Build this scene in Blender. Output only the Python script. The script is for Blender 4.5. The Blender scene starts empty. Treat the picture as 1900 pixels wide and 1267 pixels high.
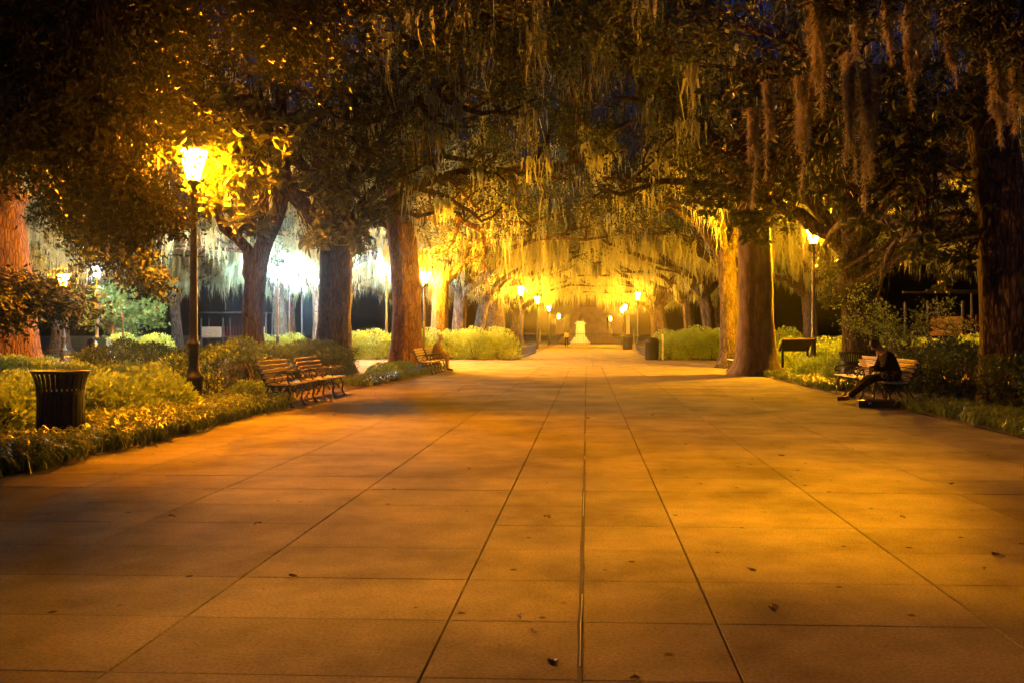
import bpy, math, random
import numpy as np
from mathutils import Vector

# ------------------------------------------------------------------ camera, sky, exposure
sc = bpy.context.scene
COL = sc.collection
R = math.radians
YAW = R(2.25)
EYE = 1.4
cam_d = bpy.data.cameras.new('camera')
cam_d.sensor_width = 36.0
cam_d.lens = 1500 / 1900 * 36
cam_d.shift_x = -80 / 1900
cam_d.shift_y = -13.5 / 1900
cam_d.clip_end = 3000
cam = bpy.data.objects.new('camera', cam_d)
COL.objects.link(cam)
cam.location = (0, 0, EYE)
cam.rotation_euler = (R(90), 0, YAW)
sc.camera = cam

world = bpy.data.worlds.new('World')
sc.world = world
world.use_nodes = True
wn = world.node_tree
wn.nodes.clear()
w_out = wn.nodes.new('ShaderNodeOutputWorld')
w_bg = wn.nodes.new('ShaderNodeBackground')
w_sky = wn.nodes.new('ShaderNodeTexSky')
w_sky.sky_type = 'NISHITA'
w_sky.sun_disc = False
w_sky.sun_elevation = R(-3.5)
w_sky.sun_rotation = R(200)
w_tint = wn.nodes.new('ShaderNodeMix')
w_tint.data_type = 'RGBA'
w_tint.blend_type = 'MULTIPLY'
w_tint.inputs[0].default_value = 1.0
w_tint.inputs[7].default_value = (0.16, 0.30, 1.0, 1)
wn.links.new(w_sky.outputs[0], w_tint.inputs[6])
wn.links.new(w_tint.outputs[2], w_bg.inputs[0])
wn.links.new(w_bg.outputs[0], w_out.inputs[0])
w_bg.inputs[1].default_value = 1.6

sun_d = bpy.data.lights.new('moon', 'SUN')
sun_d.energy = 0.004
sun_d.color = (0.6, 0.7, 1.0)
sun_d.angle = R(2)
sun = bpy.data.objects.new('moon', sun_d)
COL.objects.link(sun)
sun.rotation_euler = (R(40), 0, R(30))

sc.view_settings.view_transform = 'Standard'
sc.view_settings.look = 'None'
sc.view_settings.exposure = 0.0
sc.view_settings.gamma = 1.0
sc.view_settings.use_curve_mapping = False
cy = sc.cycles
cy.max_bounces = 3
cy.diffuse_bounces = 2
cy.glossy_bounces = 1
cy.transmission_bounces = 2
cy.volume_bounces = 0
cy.transparent_max_bounces = 4
cy.sample_clamp_indirect = 1.5
cy.sample_clamp_direct = 0
cy.use_denoising = True
cy.denoiser = 'OPENIMAGEDENOISE'
cy.use_adaptive_sampling = True
cy.adaptive_threshold = 0.03
cy.use_light_tree = False
cy.caustics_reflective = False
cy.caustics_refractive = False

# brightness of the lanterns (emission of the glowing glass)
E_SODIUM = 2300.0
HAZE = 0.0003

rng = np.random.default_rng(7)
random.seed(7)


def at(px, py, zc):
    """a point of the place from its direction and its distance along the view axis"""
    xc = (px - 1030) / 1500 * zc
    z = EYE + (620 - py) / 1500 * zc
    return np.array((xc * math.cos(YAW) - zc * math.sin(YAW), xc * math.sin(YAW) + zc * math.cos(YAW), z))


# ------------------------------------------------------------------ materials
def mat(name, col, rough=0.6, metal=0.0, spec=0.5):
    m = bpy.data.materials.new(name)
    m.use_nodes = True
    b = m.node_tree.nodes['Principled BSDF']
    b.inputs['Base Color'].default_value = (*col, 1)
    b.inputs['Roughness'].default_value = rough
    b.inputs['Metallic'].default_value = metal
    b.inputs['Specular IOR Level'].default_value = spec
    return m


def nd(m, kind):
    return m.node_tree.nodes.new(kind)


def lk(m, a, b):
    m.node_tree.links.new(a, b)


def noisy(name, c1, c2, scale, rough=0.7, stretch=(1, 1, 1), bump=0.0, bscale=None, detail=6, coord='Object', spec=0.4,
          lo=0.3, hi=0.7):
    m = mat(name, c1, rough, 0, spec)
    b = m.node_tree.nodes['Principled BSDF']
    tc = nd(m, 'ShaderNodeTexCoord')
    mp = nd(m, 'ShaderNodeMapping')
    mp.inputs['Scale'].default_value = stretch
    nz = nd(m, 'ShaderNodeTexNoise')
    nz.inputs['Scale'].default_value = scale
    nz.inputs['Detail'].default_value = detail
    cr = nd(m, 'ShaderNodeValToRGB')
    cr.color_ramp.elements[0].position = lo
    cr.color_ramp.elements[0].color = (*c1, 1)
    cr.color_ramp.elements[1].position = hi
    cr.color_ramp.elements[1].color = (*c2, 1)
    lk(m, tc.outputs[coord], mp.inputs[0])
    lk(m, mp.outputs[0], nz.inputs['Vector'])
    lk(m, nz.outputs['Fac'], cr.inputs[0])
    lk(m, cr.outputs[0], b.inputs['Base Color'])
    if bump:
        n2 = nd(m, 'ShaderNodeTexNoise')
        n2.inputs['Scale'].default_value = bscale or scale * 3
        n2.inputs['Detail'].default_value = 5
        lk(m, mp.outputs[0], n2.inputs['Vector'])
        bp = nd(m, 'ShaderNodeBump')
        bp.inputs['Strength'].default_value = bump
        bp.inputs['Distance'].default_value = 0.03
        lk(m, n2.outputs['Fac'], bp.inputs['Height'])
        lk(m, bp.outputs[0], b.inputs['Normal'])
    return m


def leafy(name, c1, c2, rough=0.45, trans=0.3, spec=0.4, scale=1.3):
    """leaf: principled front with some light passing through; colour varies over the crown and from leaf to leaf"""
    m = noisy(name, c1, c2, scale, rough, spec=spec, detail=8)
    t = m.node_tree
    b = t.nodes['Principled BSDF']
    out = t.nodes['Material Output']
    ramp = b.inputs['Base Color'].links[0].from_socket
    tr = nd(m, 'ShaderNodeBsdfTranslucent')
    mx = nd(m, 'ShaderNodeMixShader')
    mx.inputs[0].default_value = trans
    lk(m, ramp, tr.inputs[0])
    lk(m, b.outputs[0], mx.inputs[1])
    lk(m, tr.outputs[0], mx.inputs[2])
    lk(m, mx.outputs[0], out.inputs[0])
    return m


def glow(name, col, strength):
    m = bpy.data.materials.new(name)
    m.use_nodes = True
    t = m.node_tree
    t.nodes.clear()
    o = t.nodes.new('ShaderNodeOutputMaterial')
    e = t.nodes.new('ShaderNodeEmission')
    e.inputs[0].default_value = (*col, 1)
    e.inputs[1].default_value = strength
    t.links.new(e.outputs[0], o.inputs[0])
    return m


def concrete_mat():
    m = mat('concrete', (0.4, 0.37, 0.33), 0.95, 0, 0.06)
    b = m.node_tree.nodes['Principled BSDF']
    tc = nd(m, 'ShaderNodeNewGeometry')
    n1 = nd(m, 'ShaderNodeTexNoise'); n1.inputs['Scale'].default_value = 0.9; n1.inputs['Detail'].default_value = 9
    n1.inputs['Roughness'].default_value = 0.65
    n2 = nd(m, 'ShaderNodeTexNoise'); n2.inputs['Scale'].default_value = 60; n2.inputs['Detail'].default_value = 4
    n3 = nd(m, 'ShaderNodeTexVoronoi'); n3.inputs['Scale'].default_value = 3.1
    mp = nd(m, 'ShaderNodeMapping'); mp.inputs['Scale'].default_value = (0.8, 1.6, 1)
    n4 = nd(m, 'ShaderNodeTexNoise'); n4.inputs['Scale'].default_value = 2.2; n4.inputs['Detail'].default_value = 7
    for n in (n1, n2, n3):
        lk(m, tc.outputs['Position'], n.inputs['Vector'])
    lk(m, tc.outputs['Position'], mp.inputs[0])
    lk(m, mp.outputs[0], n4.inputs['Vector'])
    r1 = nd(m, 'ShaderNodeValToRGB')
    r1.color_ramp.elements[0].position = 0.36; r1.color_ramp.elements[0].color = (0.15, 0.13, 0.075, 1)
    r1.color_ramp.elements[1].position = 0.62; r1.color_ramp.elements[1].color = (0.275, 0.24, 0.14, 1)
    lk(m, n1.outputs['Fac'], r1.inputs[0])
    r4 = nd(m, 'ShaderNodeValToRGB')
    r4.color_ramp.elements[0].position = 0.3; r4.color_ramp.elements[0].color = (0.88, 0.87, 0.86, 1)
    r4.color_ramp.elements[1].position = 0.6; r4.color_ramp.elements[1].color = (1, 1, 1, 1)
    lk(m, n4.outputs['Fac'], r4.inputs[0])
    r2 = nd(m, 'ShaderNodeValToRGB')
    r2.color_ramp.elements[0].position = 0.32; r2.color_ramp.elements[0].color = (0.72, 0.72, 0.72, 1)
    r2.color_ramp.elements[1].position = 0.6; r2.color_ramp.elements[1].color = (1.05, 1.05, 1.05, 1)
    lk(m, n2.outputs['Fac'], r2.inputs[0])
    r3 = nd(m, 'ShaderNodeValToRGB')     # chewing-gum spots and drips
    r3.color_ramp.elements[0].position = 0.045; r3.color_ramp.elements[0].color = (0.3, 0.28, 0.26, 1)
    r3.color_ramp.elements[1].position = 0.085; r3.color_ramp.elements[1].color = (1, 1, 1, 1)
    lk(m, n3.outputs['Distance'], r3.inputs[0])
    oi = nd(m, 'ShaderNodeObjectInfo')
    ro = nd(m, 'ShaderNodeMapRange'); ro.inputs[3].default_value = 0.84; ro.inputs[4].default_value = 1.1
    lk(m, oi.outputs['Random'], ro.inputs[0])
    cur = r1.outputs[0]
    for other in (r4.outputs[0], r2.outputs[0], r3.outputs[0], ro.outputs[0]):
        mx = nd(m, 'ShaderNodeMix'); mx.data_type = 'RGBA'; mx.blend_type = 'MULTIPLY'; mx.inputs[0].default_value = 1
        lk(m, cur, mx.inputs[6]); lk(m, other, mx.inputs[7])
        cur = mx.outputs[2]
    lk(m, cur, b.inputs['Base Color'])
    bp = nd(m, 'ShaderNodeBump'); bp.inputs['Strength'].default_value = 0.25; bp.inputs['Distance'].default_value = 0.004
    lk(m, n2.outputs['Fac'], bp.inputs['Height'])
    lk(m, bp.outputs[0], b.inputs['Normal'])
    return m


M = {}
M['concrete'] = concrete_mat()
M['joint'] = noisy('joint_dirt', (0.015, 0.012, 0.01), (0.03, 0.025, 0.02), 4, 0.9)
M['sealant'] = mat('pale_sealant', (0.4, 0.37, 0.33), 0.8)
M['soil'] = noisy('leaf_litter', (0.05, 0.035, 0.022), (0.16, 0.11, 0.06), 9, 0.95, bump=0.8, bscale=40, coord='Object', detail=10)
M['grass'] = noisy('lawn', (0.025, 0.045, 0.015), (0.06, 0.085, 0.03), 3, 0.95, bump=0.6, bscale=60)
M['iron'] = noisy('black_iron', (0.012, 0.012, 0.012), (0.03, 0.027, 0.025), 14, 0.42, bump=0.1, bscale=60, spec=0.5)
M['steel'] = noisy('black_steel', (0.006, 0.006, 0.007), (0.014, 0.013, 0.013), 10, 0.5, spec=0.25)
M['wood'] = noisy('bench_wood', (0.46, 0.36, 0.20), (0.62, 0.50, 0.32), 6, 0.55, stretch=(6, 0.6, 6), bump=0.2, bscale=30)
M['rail_wood'] = noisy('weathered_wood', (0.16, 0.10, 0.06), (0.30, 0.2, 0.13), 5, 0.8, stretch=(0.7, 6, 6), bump=0.3)
def bark_mat(name, c1, c2, sc_=(5, 5, 1.1), rough_bump=1.0, furrow=0.45):
    m = noisy(name, c1, c2, 3.0, 0.92, stretch=(1.8, 1.8, 0.6), detail=10, spec=0.15)
    b = m.node_tree.nodes['Principled BSDF']
    tc = nd(m, 'ShaderNodeTexCoord'); mp = nd(m, 'ShaderNodeMapping'); mp.inputs['Scale'].default_value = sc_
    wn_ = nd(m, 'ShaderNodeTexNoise'); wn_.inputs['Scale'].default_value = 3; wn_.inputs['Detail'].default_value = 4
    ad = nd(m, 'ShaderNodeMix'); ad.data_type = 'VECTOR'; ad.inputs[0].default_value = 0.12
    vo = nd(m, 'ShaderNodeTexVoronoi'); vo.feature = 'DISTANCE_TO_EDGE'; vo.inputs['Scale'].default_value = 2.4
    lk(m, tc.outputs['Object'], mp.inputs[0]); lk(m, mp.outputs[0], wn_.inputs['Vector'])
    lk(m, mp.outputs[0], ad.inputs[4]); lk(m, wn_.outputs['Color'], ad.inputs[5]); lk(m, ad.outputs[1], vo.inputs['Vector'])
    rp = nd(m, 'ShaderNodeMapRange'); rp.inputs[2].default_value = 0.22; rp.inputs[3].default_value = 0.0
    lk(m, vo.outputs['Distance'], rp.inputs[0])
    bp = nd(m, 'ShaderNodeBump'); bp.inputs['Strength'].default_value = rough_bump; bp.inputs['Distance'].default_value = 0.05
    n2 = nd(m, 'ShaderNodeTexNoise'); n2.inputs['Scale'].default_value = 5; n2.inputs['Detail'].default_value = 8
    lk(m, mp.outputs[0], n2.inputs['Vector'])
    mm = nd(m, 'ShaderNodeMath'); mm.operation = 'ADD'
    lk(m, rp.outputs[0], mm.inputs[0]); lk(m, n2.outputs['Fac'], mm.inputs[1])
    lk(m, mm.outputs[0], bp.inputs['Height']); lk(m, bp.outputs[0], b.inputs['Normal'])
    # darker furrows between the plates
    cr = b.inputs['Base Color'].links[0].from_socket
    fr = nd(m, 'ShaderNodeMapRange'); fr.inputs[2].default_value = 0.12; fr.inputs[3].default_value = furrow; fr.inputs[4].default_value = 1.0
    lk(m, vo.outputs['Distance'], fr.inputs[0])
    mx = nd(m, 'ShaderNodeMix'); mx.data_type = 'RGBA'; mx.blend_type = 'MULTIPLY'; mx.inputs[0].default_value = 1
    lk(m, cr, mx.inputs[6]); lk(m, fr.outputs[0], mx.inputs[7]); lk(m, mx.outputs[2], b.inputs['Base Color'])
    return m


M['bark'] = bark_mat('oak_bark', (0.06, 0.047, 0.034), (0.17, 0.135, 0.098))
M['bark_smooth'] = bark_mat('smooth_bark', (0.08, 0.058, 0.04), (0.19, 0.145, 0.10), (5, 5, 1.6), 0.3, 0.86)
M['oak'] = leafy('oak_leaf', (0.018, 0.028, 0.008), (0.065, 0.08, 0.02), 0.5, 0.14, 0.3)
M['bark_shaded'] = bark_mat('shaded_bark', (0.022, 0.018, 0.014), (0.075, 0.06, 0.045))  # bark darkened so two left trunks read as shaded silhouettes
M['bark_lamplit'] = bark_mat('lamplit_bark', (0.17, 0.085, 0.04), (0.34, 0.19, 0.10))  # bark reddened and lightened to paint orange lamplight onto two trunks
M['oak_lit'] = leafy('lit_oak_leaf', (0.05, 0.08, 0.018), (0.13, 0.175, 0.04), 0.5, 0.3, 0.3)  # oak leaf brightened to paint lamplight into the avenue and centre crowns
M['oak_shaded'] = leafy('shaded_oak_leaf', (0.012, 0.018, 0.006), (0.04, 0.052, 0.013), 0.5, 0.06, 0.2)  # oak leaf darkened to paint shade into the upper-left crown
M['magnolia'] = leafy('magnolia_leaf', (0.03, 0.05, 0.012), (0.10, 0.125, 0.03), 0.36, 0.10, 0.4)
M['azalea'] = leafy('azalea_leaf', (0.14, 0.235, 0.028), (0.36, 0.50, 0.09), 0.5, 0.3)
M['hedge'] = leafy('hedge_leaf', (0.02, 0.042, 0.01), (0.085, 0.135, 0.028), 0.4, 0.25)
M['green'] = leafy('maple_leaf', (0.06, 0.14, 0.03), (0.12, 0.22, 0.06), 0.5, 0.4)
M['blade'] = leafy('liriope_blade', (0.07, 0.115, 0.022), (0.20, 0.27, 0.06), 0.4, 0.25, scale=3)
M['moss'] = leafy('spanish_moss', (0.40, 0.45, 0.24), (0.62, 0.68, 0.42), 0.9, 0.42, 0.1, scale=2.5)
M['moss_lamplit'] = leafy('lamplit_moss', (0.30, 0.25, 0.13), (0.48, 0.41, 0.24), 0.9, 0.4, 0.1, scale=2.5)  # moss browned to paint orange lamplight onto the hanging tufts
M['dead_leaf'] = leafy('fallen_leaf', (0.06, 0.03, 0.012), (0.14, 0.075, 0.03), 0.7, 0.1)
M['sandstone'] = noisy('sandstone', (0.17, 0.13, 0.085), (0.27, 0.21, 0.14), 1.2, 0.85, bump=0.2)
M['marble'] = noisy('white_marble', (0.62, 0.6, 0.55), (0.78, 0.76, 0.72), 2, 0.5)
M['bronze'] = mat('bronze', (0.07, 0.055, 0.035), 0.45, 0.6)
M['red_paint'] = noisy('red_paint', (0.10, 0.012, 0.01), (0.15, 0.018, 0.014), 3, 0.5)
M['blue_paint'] = mat('teal_paint', (0.05, 0.16, 0.16), 0.5)
M['green_box'] = noisy('green_plastic', (0.02, 0.07, 0.05), (0.03, 0.1, 0.07), 4, 0.45)
M['white_paint'] = noisy('white_paint', (0.6, 0.6, 0.58), (0.75, 0.75, 0.72), 3, 0.5)
M['plastic_bag'] = mat('black_bag', (0.012, 0.012, 0.014), 0.25)
M['sign_dark'] = noisy('dark_panel', (0.012, 0.012, 0.014), (0.025, 0.025, 0.028), 8, 0.4)
M['skin'] = mat('skin', (0.27, 0.15, 0.10), 0.6)
M['hair_dark'] = mat('dark_hair', (0.015, 0.011, 0.009), 0.6)
M['hair_grey'] = mat('grey_hair', (0.35, 0.32, 0.28), 0.7)
M['cloth_black'] = noisy('black_cloth', (0.008, 0.008, 0.01), (0.018, 0.018, 0.02), 20, 0.95, spec=0.1)
M['cloth_tan'] = noisy('tan_cloth', (0.20, 0.12, 0.065), (0.28, 0.18, 0.10), 14, 0.9, spec=0.1)
M['cloth_yellow'] = noisy('yellow_cloth', (0.5, 0.4, 0.1), (0.6, 0.5, 0.16), 14, 0.9, spec=0.1)
M['shoe'] = mat('dark_leather', (0.03, 0.02, 0.016), 0.45)
M['shoe_brown'] = mat('brown_leather', (0.12, 0.05, 0.03), 0.45)
M['paper'] = mat('paper', (0.55, 0.42, 0.36), 0.7)
M['sodium'] = glow('sodium_glass', (1.0, 0.29, 0.002), E_SODIUM * 2.5)
M['sodium_m'] = glow('sodium_glass_middle', (1.0, 0.34, 0.008), E_SODIUM * 4.2)
M['sodium_r'] = glow('sodium_glass_right', (1.0, 0.40, 0.003), E_SODIUM * 2.8)
M['sodium_n'] = glow('sodium_glass_near', (1.0, 0.39, 0.001), E_SODIUM * 2.5)
M['sodium_y'] = glow('sodium_glass_far', (1.0, 0.40, 0.02), E_SODIUM * 2.0)
M['white_l'] = glow('white_lamp_glass', (0.48, 0.82, 1.0), 3000.0)


# ------------------------------------------------------------------ builders
def tag(o, label=None, cat=None, group=None, kind=None):
    if label: o['label'] = label
    if cat: o['category'] = cat
    if group: o['group'] = group
    if kind: o['kind'] = kind
    return o


def empty(name, loc=(0, 0, 0), rz=0.0):
    o = bpy.data.objects.new(name, None)
    COL.objects.link(o)
    o.location = loc
    o.rotation_euler = (0, 0, rz)
    return o


def link(name, me, material=None, parent=None):
    if material is not None and not me.materials:
        me.materials.append(material)
    o = bpy.data.objects.new(name, me)
    COL.objects.link(o)
    o.parent = parent
    return o


def np_mesh(name, V, F, smooth=False):
    """V (n,3), F list of arrays (m,k) with k = 3 or 4"""
    me = bpy.data.meshes.new(name)
    V = np.asarray(V, dtype=np.float32)
    if not isinstance(F, (list, tuple)):
        F = [F]
    F = [np.asarray(f, dtype=np.int32) for f in F if len(f)]
    idx = np.concatenate([f.ravel() for f in F])
    tot = np.concatenate([np.full(len(f), f.shape[1], dtype=np.int32) for f in F])
    start = np.concatenate(([0], np.cumsum(tot)[:-1])).astype(np.int32)
    me.vertices.add(len(V))
    me.vertices.foreach_set('co', V.ravel())
    me.loops.add(len(idx))
    me.loops.foreach_set('vertex_index', idx)
    me.polygons.add(len(tot))
    me.polygons.foreach_set('loop_start', start)
    me.polygons.foreach_set('loop_total', tot)
    me.polygons.foreach_set('use_smooth', np.full(len(tot), bool(smooth), dtype=bool))
    me.update(calc_edges=True)
    me.validate()
    return me


class MB:
    """collects shapes into one mesh"""
    def __init__(self):
        self.v, self.f3, self.f4, self.n = [], [], [], 0

    def add(self, V, F4=None, F3=None):
        V = np.asarray(V, dtype=float)
        self.v.append(V)
        if F4 is not None and len(F4): self.f4.append(np.asarray(F4, dtype=int) + self.n)
        if F3 is not None and len(F3): self.f3.append(np.asarray(F3, dtype=int) + self.n)
        self.n += len(V)

    def box(self, c, s, rot=None, taper=1.0):
        x, y, z = s[0] / 2, s[1] / 2, s[2] / 2
        t = taper
        V = np.array([(-x, -y, -z), (x, -y, -z), (x, y, -z), (-x, y, -z),
                      (-x * t, -y * t, z), (x * t, -y * t, z), (x * t, y * t, z), (-x * t, y * t, z)])
        if rot is not None:
            V = V @ np.array(rot).T
        self.add(V + np.array(c), [(0, 3, 2, 1), (4, 5, 6, 7), (0, 1, 5, 4), (1, 2, 6, 5), (2, 3, 7, 6), (3, 0, 4, 7)])

    def tube(self, P, rad, n=8, caps=True, ridge=0.0, seed=0):
        P = np.asarray(P, dtype=float)
        k = len(P)
        rad = np.broadcast_to(np.asarray(rad, dtype=float), (k,))
        T = np.gradient(P, axis=0)
        T /= np.linalg.norm(T, axis=1)[:, None] + 1e-9
        ref = np.array((1.0, 0, 0)) if abs(T[0][0]) < 0.8 else np.array((0, 1.0, 0))
        U = np.zeros_like(P)
        u = ref
        for i in range(k):
            u = u - T[i] * np.dot(u, T[i])
            u = u / (np.linalg.norm(u) + 1e-9)
            U[i] = u
        W = np.cross(T, U)
        a = np.arange(n) / n * 2 * math.pi
        rr = np.ones((k, n))
        if ridge:
            g = np.random.default_rng(seed)
            for h in range(2, 9):
                ph = g.uniform(0, 6.28)
                rr += ridge * g.normal() / math.sqrt(h) * np.cos(h * a[None, :] + ph + 0.5 * np.sin(np.arange(k)[:, None] * 0.25 + ph))
            rr += ridge * 0.35 * g.normal(size=(k, n))
        V = P[:, None] + (rad[:, None] * rr)[:, :, None] * (np.cos(a)[None, :, None] * U[:, None] + np.sin(a)[None, :, None] * W[:, None])
        i = np.arange(k - 1)[:, None] * n
        j = np.arange(n)[None, :]
        j2 = (j + 1) % n
        F = np.stack([i + j, i + j2, i + n + j2, i + n + j], -1).reshape(-1, 4)
        V = V.reshape(-1, 3)
        F3 = None
        if caps:
            V = np.vstack([V, P[:1], P[-1:]])
            c0, c1 = k * n, k * n + 1
            jj = np.arange(n)
            F3 = np.vstack([np.stack([np.full(n, c0), (jj + 1) % n, jj], -1),
                            np.stack([np.full(n, c1), (k - 1) * n + jj, (k - 1) * n + (jj + 1) % n], -1)])
        self.add(V, F, F3)

    def lathe(self, prof, n=16, c=(0, 0, 0), rot0=0.0):
        prof = np.asarray(prof, dtype=float)
        k = len(prof)
        a = np.arange(n) / n * 2 * math.pi + rot0
        V = np.stack([prof[:, None, 0] * np.cos(a), prof[:, None, 0] * np.sin(a), np.repeat(prof[:, None, 1], n, 1)], -1).reshape(-1, 3)
        i = np.arange(k - 1)[:, None] * n
        j = np.arange(n)[None, :]
        F = np.stack([i + j, i + (j + 1) % n, i + n + (j + 1) % n, i + n + j], -1).reshape(-1, 4)
        V = np.vstack([V, [(0, 0, prof[0, 1]), (0, 0, prof[-1, 1])]])
        jj = np.arange(n)
        F3 = np.vstack([np.stack([np.full(n, k * n), (jj + 1) % n, jj], -1),
                        np.stack([np.full(n, k * n + 1), (k - 1) * n + jj, (k - 1) * n + (jj + 1) % n], -1)])
        self.add(V + np.array(c), F, F3)

    def mesh(self, name, smooth=False):
        F = []
        if self.f4: F.append(np.vstack(self.f4))
        if self.f3: F.append(np.vstack(self.f3))
        return np_mesh(name, np.vstack(self.v), F, smooth)

    def build(self, name, material, parent=None, smooth=False):
        return link(name, self.mesh(name, smooth), material, parent)


def spline(P, n):
    """smooth curve through control points"""
    P = np.asarray(P, dtype=float)
    if len(P) == 2:
        t = np.linspace(0, 1, n)[:, None]
        return P[0] * (1 - t) + P[1] * t
    Q = np.vstack([2 * P[0] - P[1], P, 2 * P[-1] - P[-2]])
    out = []
    m = len(P) - 1
    for s in np.linspace(0, m - 1e-6, n):
        i = int(s); t = s - i
        p0, p1, p2, p3 = Q[i:i + 4]
        out.append(0.5 * (2 * p1 + (p2 - p0) * t + (2 * p0 - 5 * p1 + 4 * p2 - p3) * t * t + (3 * p1 - p0 - 3 * p2 + p3) * t ** 3))
    return np.array(out)


def unit(v):
    v = np.asarray(v, dtype=float)
    return v / (np.linalg.norm(v, axis=-1, keepdims=True) + 1e-9)


def leaf_mesh(name, C, A, L, wr=0.4, g=None, broad=False, flat=0.0):
    """leaves at C (n,3), pointing along A, length L; broad gives a six-sided blade folded on its midrib"""
    g = g or rng
    n = len(C)
    A = unit(A)
    rnd = g.normal(size=(n, 3))
    rnd[:, 2] += flat
    S = unit(np.cross(A, rnd))
    N = np.cross(S, A)
    L = np.broadcast_to(np.asarray(L, dtype=float), (n,))[:, None]
    w = L * wr * 0.5
    if not broad:
        V = np.stack([C, C + A * L * 0.45 + S * w + N * w * 0.25, C + A * L, C + A * L * 0.45 - S * w + N * w * 0.25], 1).reshape(-1, 3)
        i = np.arange(n)[:, None] * 4
        F = np.vstack([i + np.array([[0, 1, 2]]), i + np.array([[0, 2, 3]])])
        return np_mesh(name, V, F)
    dr = N * L * -0.10
    V = np.stack([C, C + A * L * 0.30 + S * w * 0.8 + N * w * 0.3, C + A * L * 0.68 + S * w * 0.85 + N * w * 0.3 + dr * 0.4,
                  C + A * L + dr, C + A * L * 0.68 - S * w * 0.85 + N * w * 0.3 + dr * 0.4, C + A * L * 0.30 - S * w * 0.8 + N * w * 0.3], 1).reshape(-1, 3)
    i = np.arange(n)[:, None] * 6
    F = np.vstack([i + np.array([[0, 1, 2, 3]]), i + np.array([[0, 3, 4, 5]])])
    return np_mesh(name, V, F)


def moss_mesh(name, P, L, W, g, ribbons=5, segs=5):
    """hanging strands: each a bunch of tapering, wavering ribbons"""
    S = len(P)
    n = S * ribbons
    top = np.repeat(P, ribbons, 0)
    L = np.repeat(L, ribbons) * g.uniform(0.35, 1.0, n)
    W = np.repeat(W, ribbons)
    top = top + np.stack([g.normal(size=n) * W * 0.55, g.normal(size=n) * W * 0.55, g.uniform(-0.1, 0.06, n)], -1)
    az = g.uniform(0, math.pi, n)
    D = np.stack([np.cos(az), np.sin(az), np.zeros(n)], -1)
    t = np.linspace(0, 1, segs + 1)
    wig = np.cumsum(g.normal(size=(n, segs + 1, 2)) * (0.035 * L)[:, None, None], 1)
    wig -= wig[:, :1]
    cen = top[:, None, :] + np.concatenate([wig, -(L[:, None] * t)[:, :, None]], -1)
    wid = (W * 0.36)[:, None] * ((1 - t) ** 0.8 * (0.65 + 0.7 * np.abs(np.sin(3.0 * t + 0.6))))[None, :] * g.uniform(0.45, 1.4, (n, segs + 1))
    wid[:, -1] = 0.002
    V = np.stack([cen - D[:, None] * wid[:, :, None] * 0.5, cen + D[:, None] * wid[:, :, None] * 0.5], 2).reshape(-1, 3)
    i = np.arange(n)[:, None] * (2 * (segs + 1)) + np.arange(segs)[None, :] * 2
    i = i.reshape(-1, 1)
    F = i + np.array([[0, 1, 3, 2]])
    return np_mesh(name, V, F)


def fuzzy_moss(name, top, length, width, g, n=1500):
    """a near tuft: several hanging strands of unequal length, each a core of threads wrapped in short curling hairs"""
    VS, FS, base = [], [], 0
    k = max(4, int(6 + width * 18))
    for q in range(k):
        m = int(n * 1.6 / k)
        Lq = length * (1.0 if q == 0 else g.uniform(0.18, 0.85))
        wq = width * g.uniform(0.07, 0.24)
        ox, oy = g.normal(size=2) * width * 0.26 * (0.3 if q == 0 else 1)
        t = g.uniform(0, 1, m)
        prof = wq * ((1 - t) ** 0.9 * 0.9 + 0.06) * (0.75 + 0.4 * np.sin(7 * t + g.uniform(0, 6)))
        a = g.uniform(0, 2 * math.pi, m)
        r = prof * np.sqrt(g.uniform(0, 1, m))
        ph = g.uniform(0, 6, 2)
        C = np.stack([r * np.cos(a) + ox * (1 - 0.5 * t) + 0.05 * Lq * np.sin(2.4 * t + ph[0]) * t, r * np.sin(a) + oy * (1 - 0.5 * t) + 0.04 * Lq * np.cos(2 * t + ph[1]) * t,
                      -t * Lq + 0.1], -1) + np.array(top)
        d0 = unit(np.stack([np.cos(a) * 0.5, np.sin(a) * 0.5, -np.ones(m)], -1) + g.normal(size=(m, 3)) * 0.45)
        d1 = unit(d0 + g.normal(size=(m, 3)) * 0.75 + np.array((0, 0, -0.35)))
        l = g.uniform(0.025, 0.075, m)[:, None]
        s = unit(np.cross(d0, g.normal(size=(m, 3)))) * 0.0036
        P1 = C + d0 * l
        P2 = P1 + d1 * l * 0.8
        VS.append(np.stack([C - s, C + s, P1 - s, P1 + s, P2 - s * 0.4, P2 + s * 0.4], 1).reshape(-1, 3))
        i = np.arange(m)[:, None] * 6 + base
        FS.append(np.vstack([i + np.array([[0, 1, 3, 2]]), i + np.array([[2, 3, 5, 4]])]))
        base += m * 6
    return np_mesh(name, np.vstack(VS), np.vstack(FS))


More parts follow.
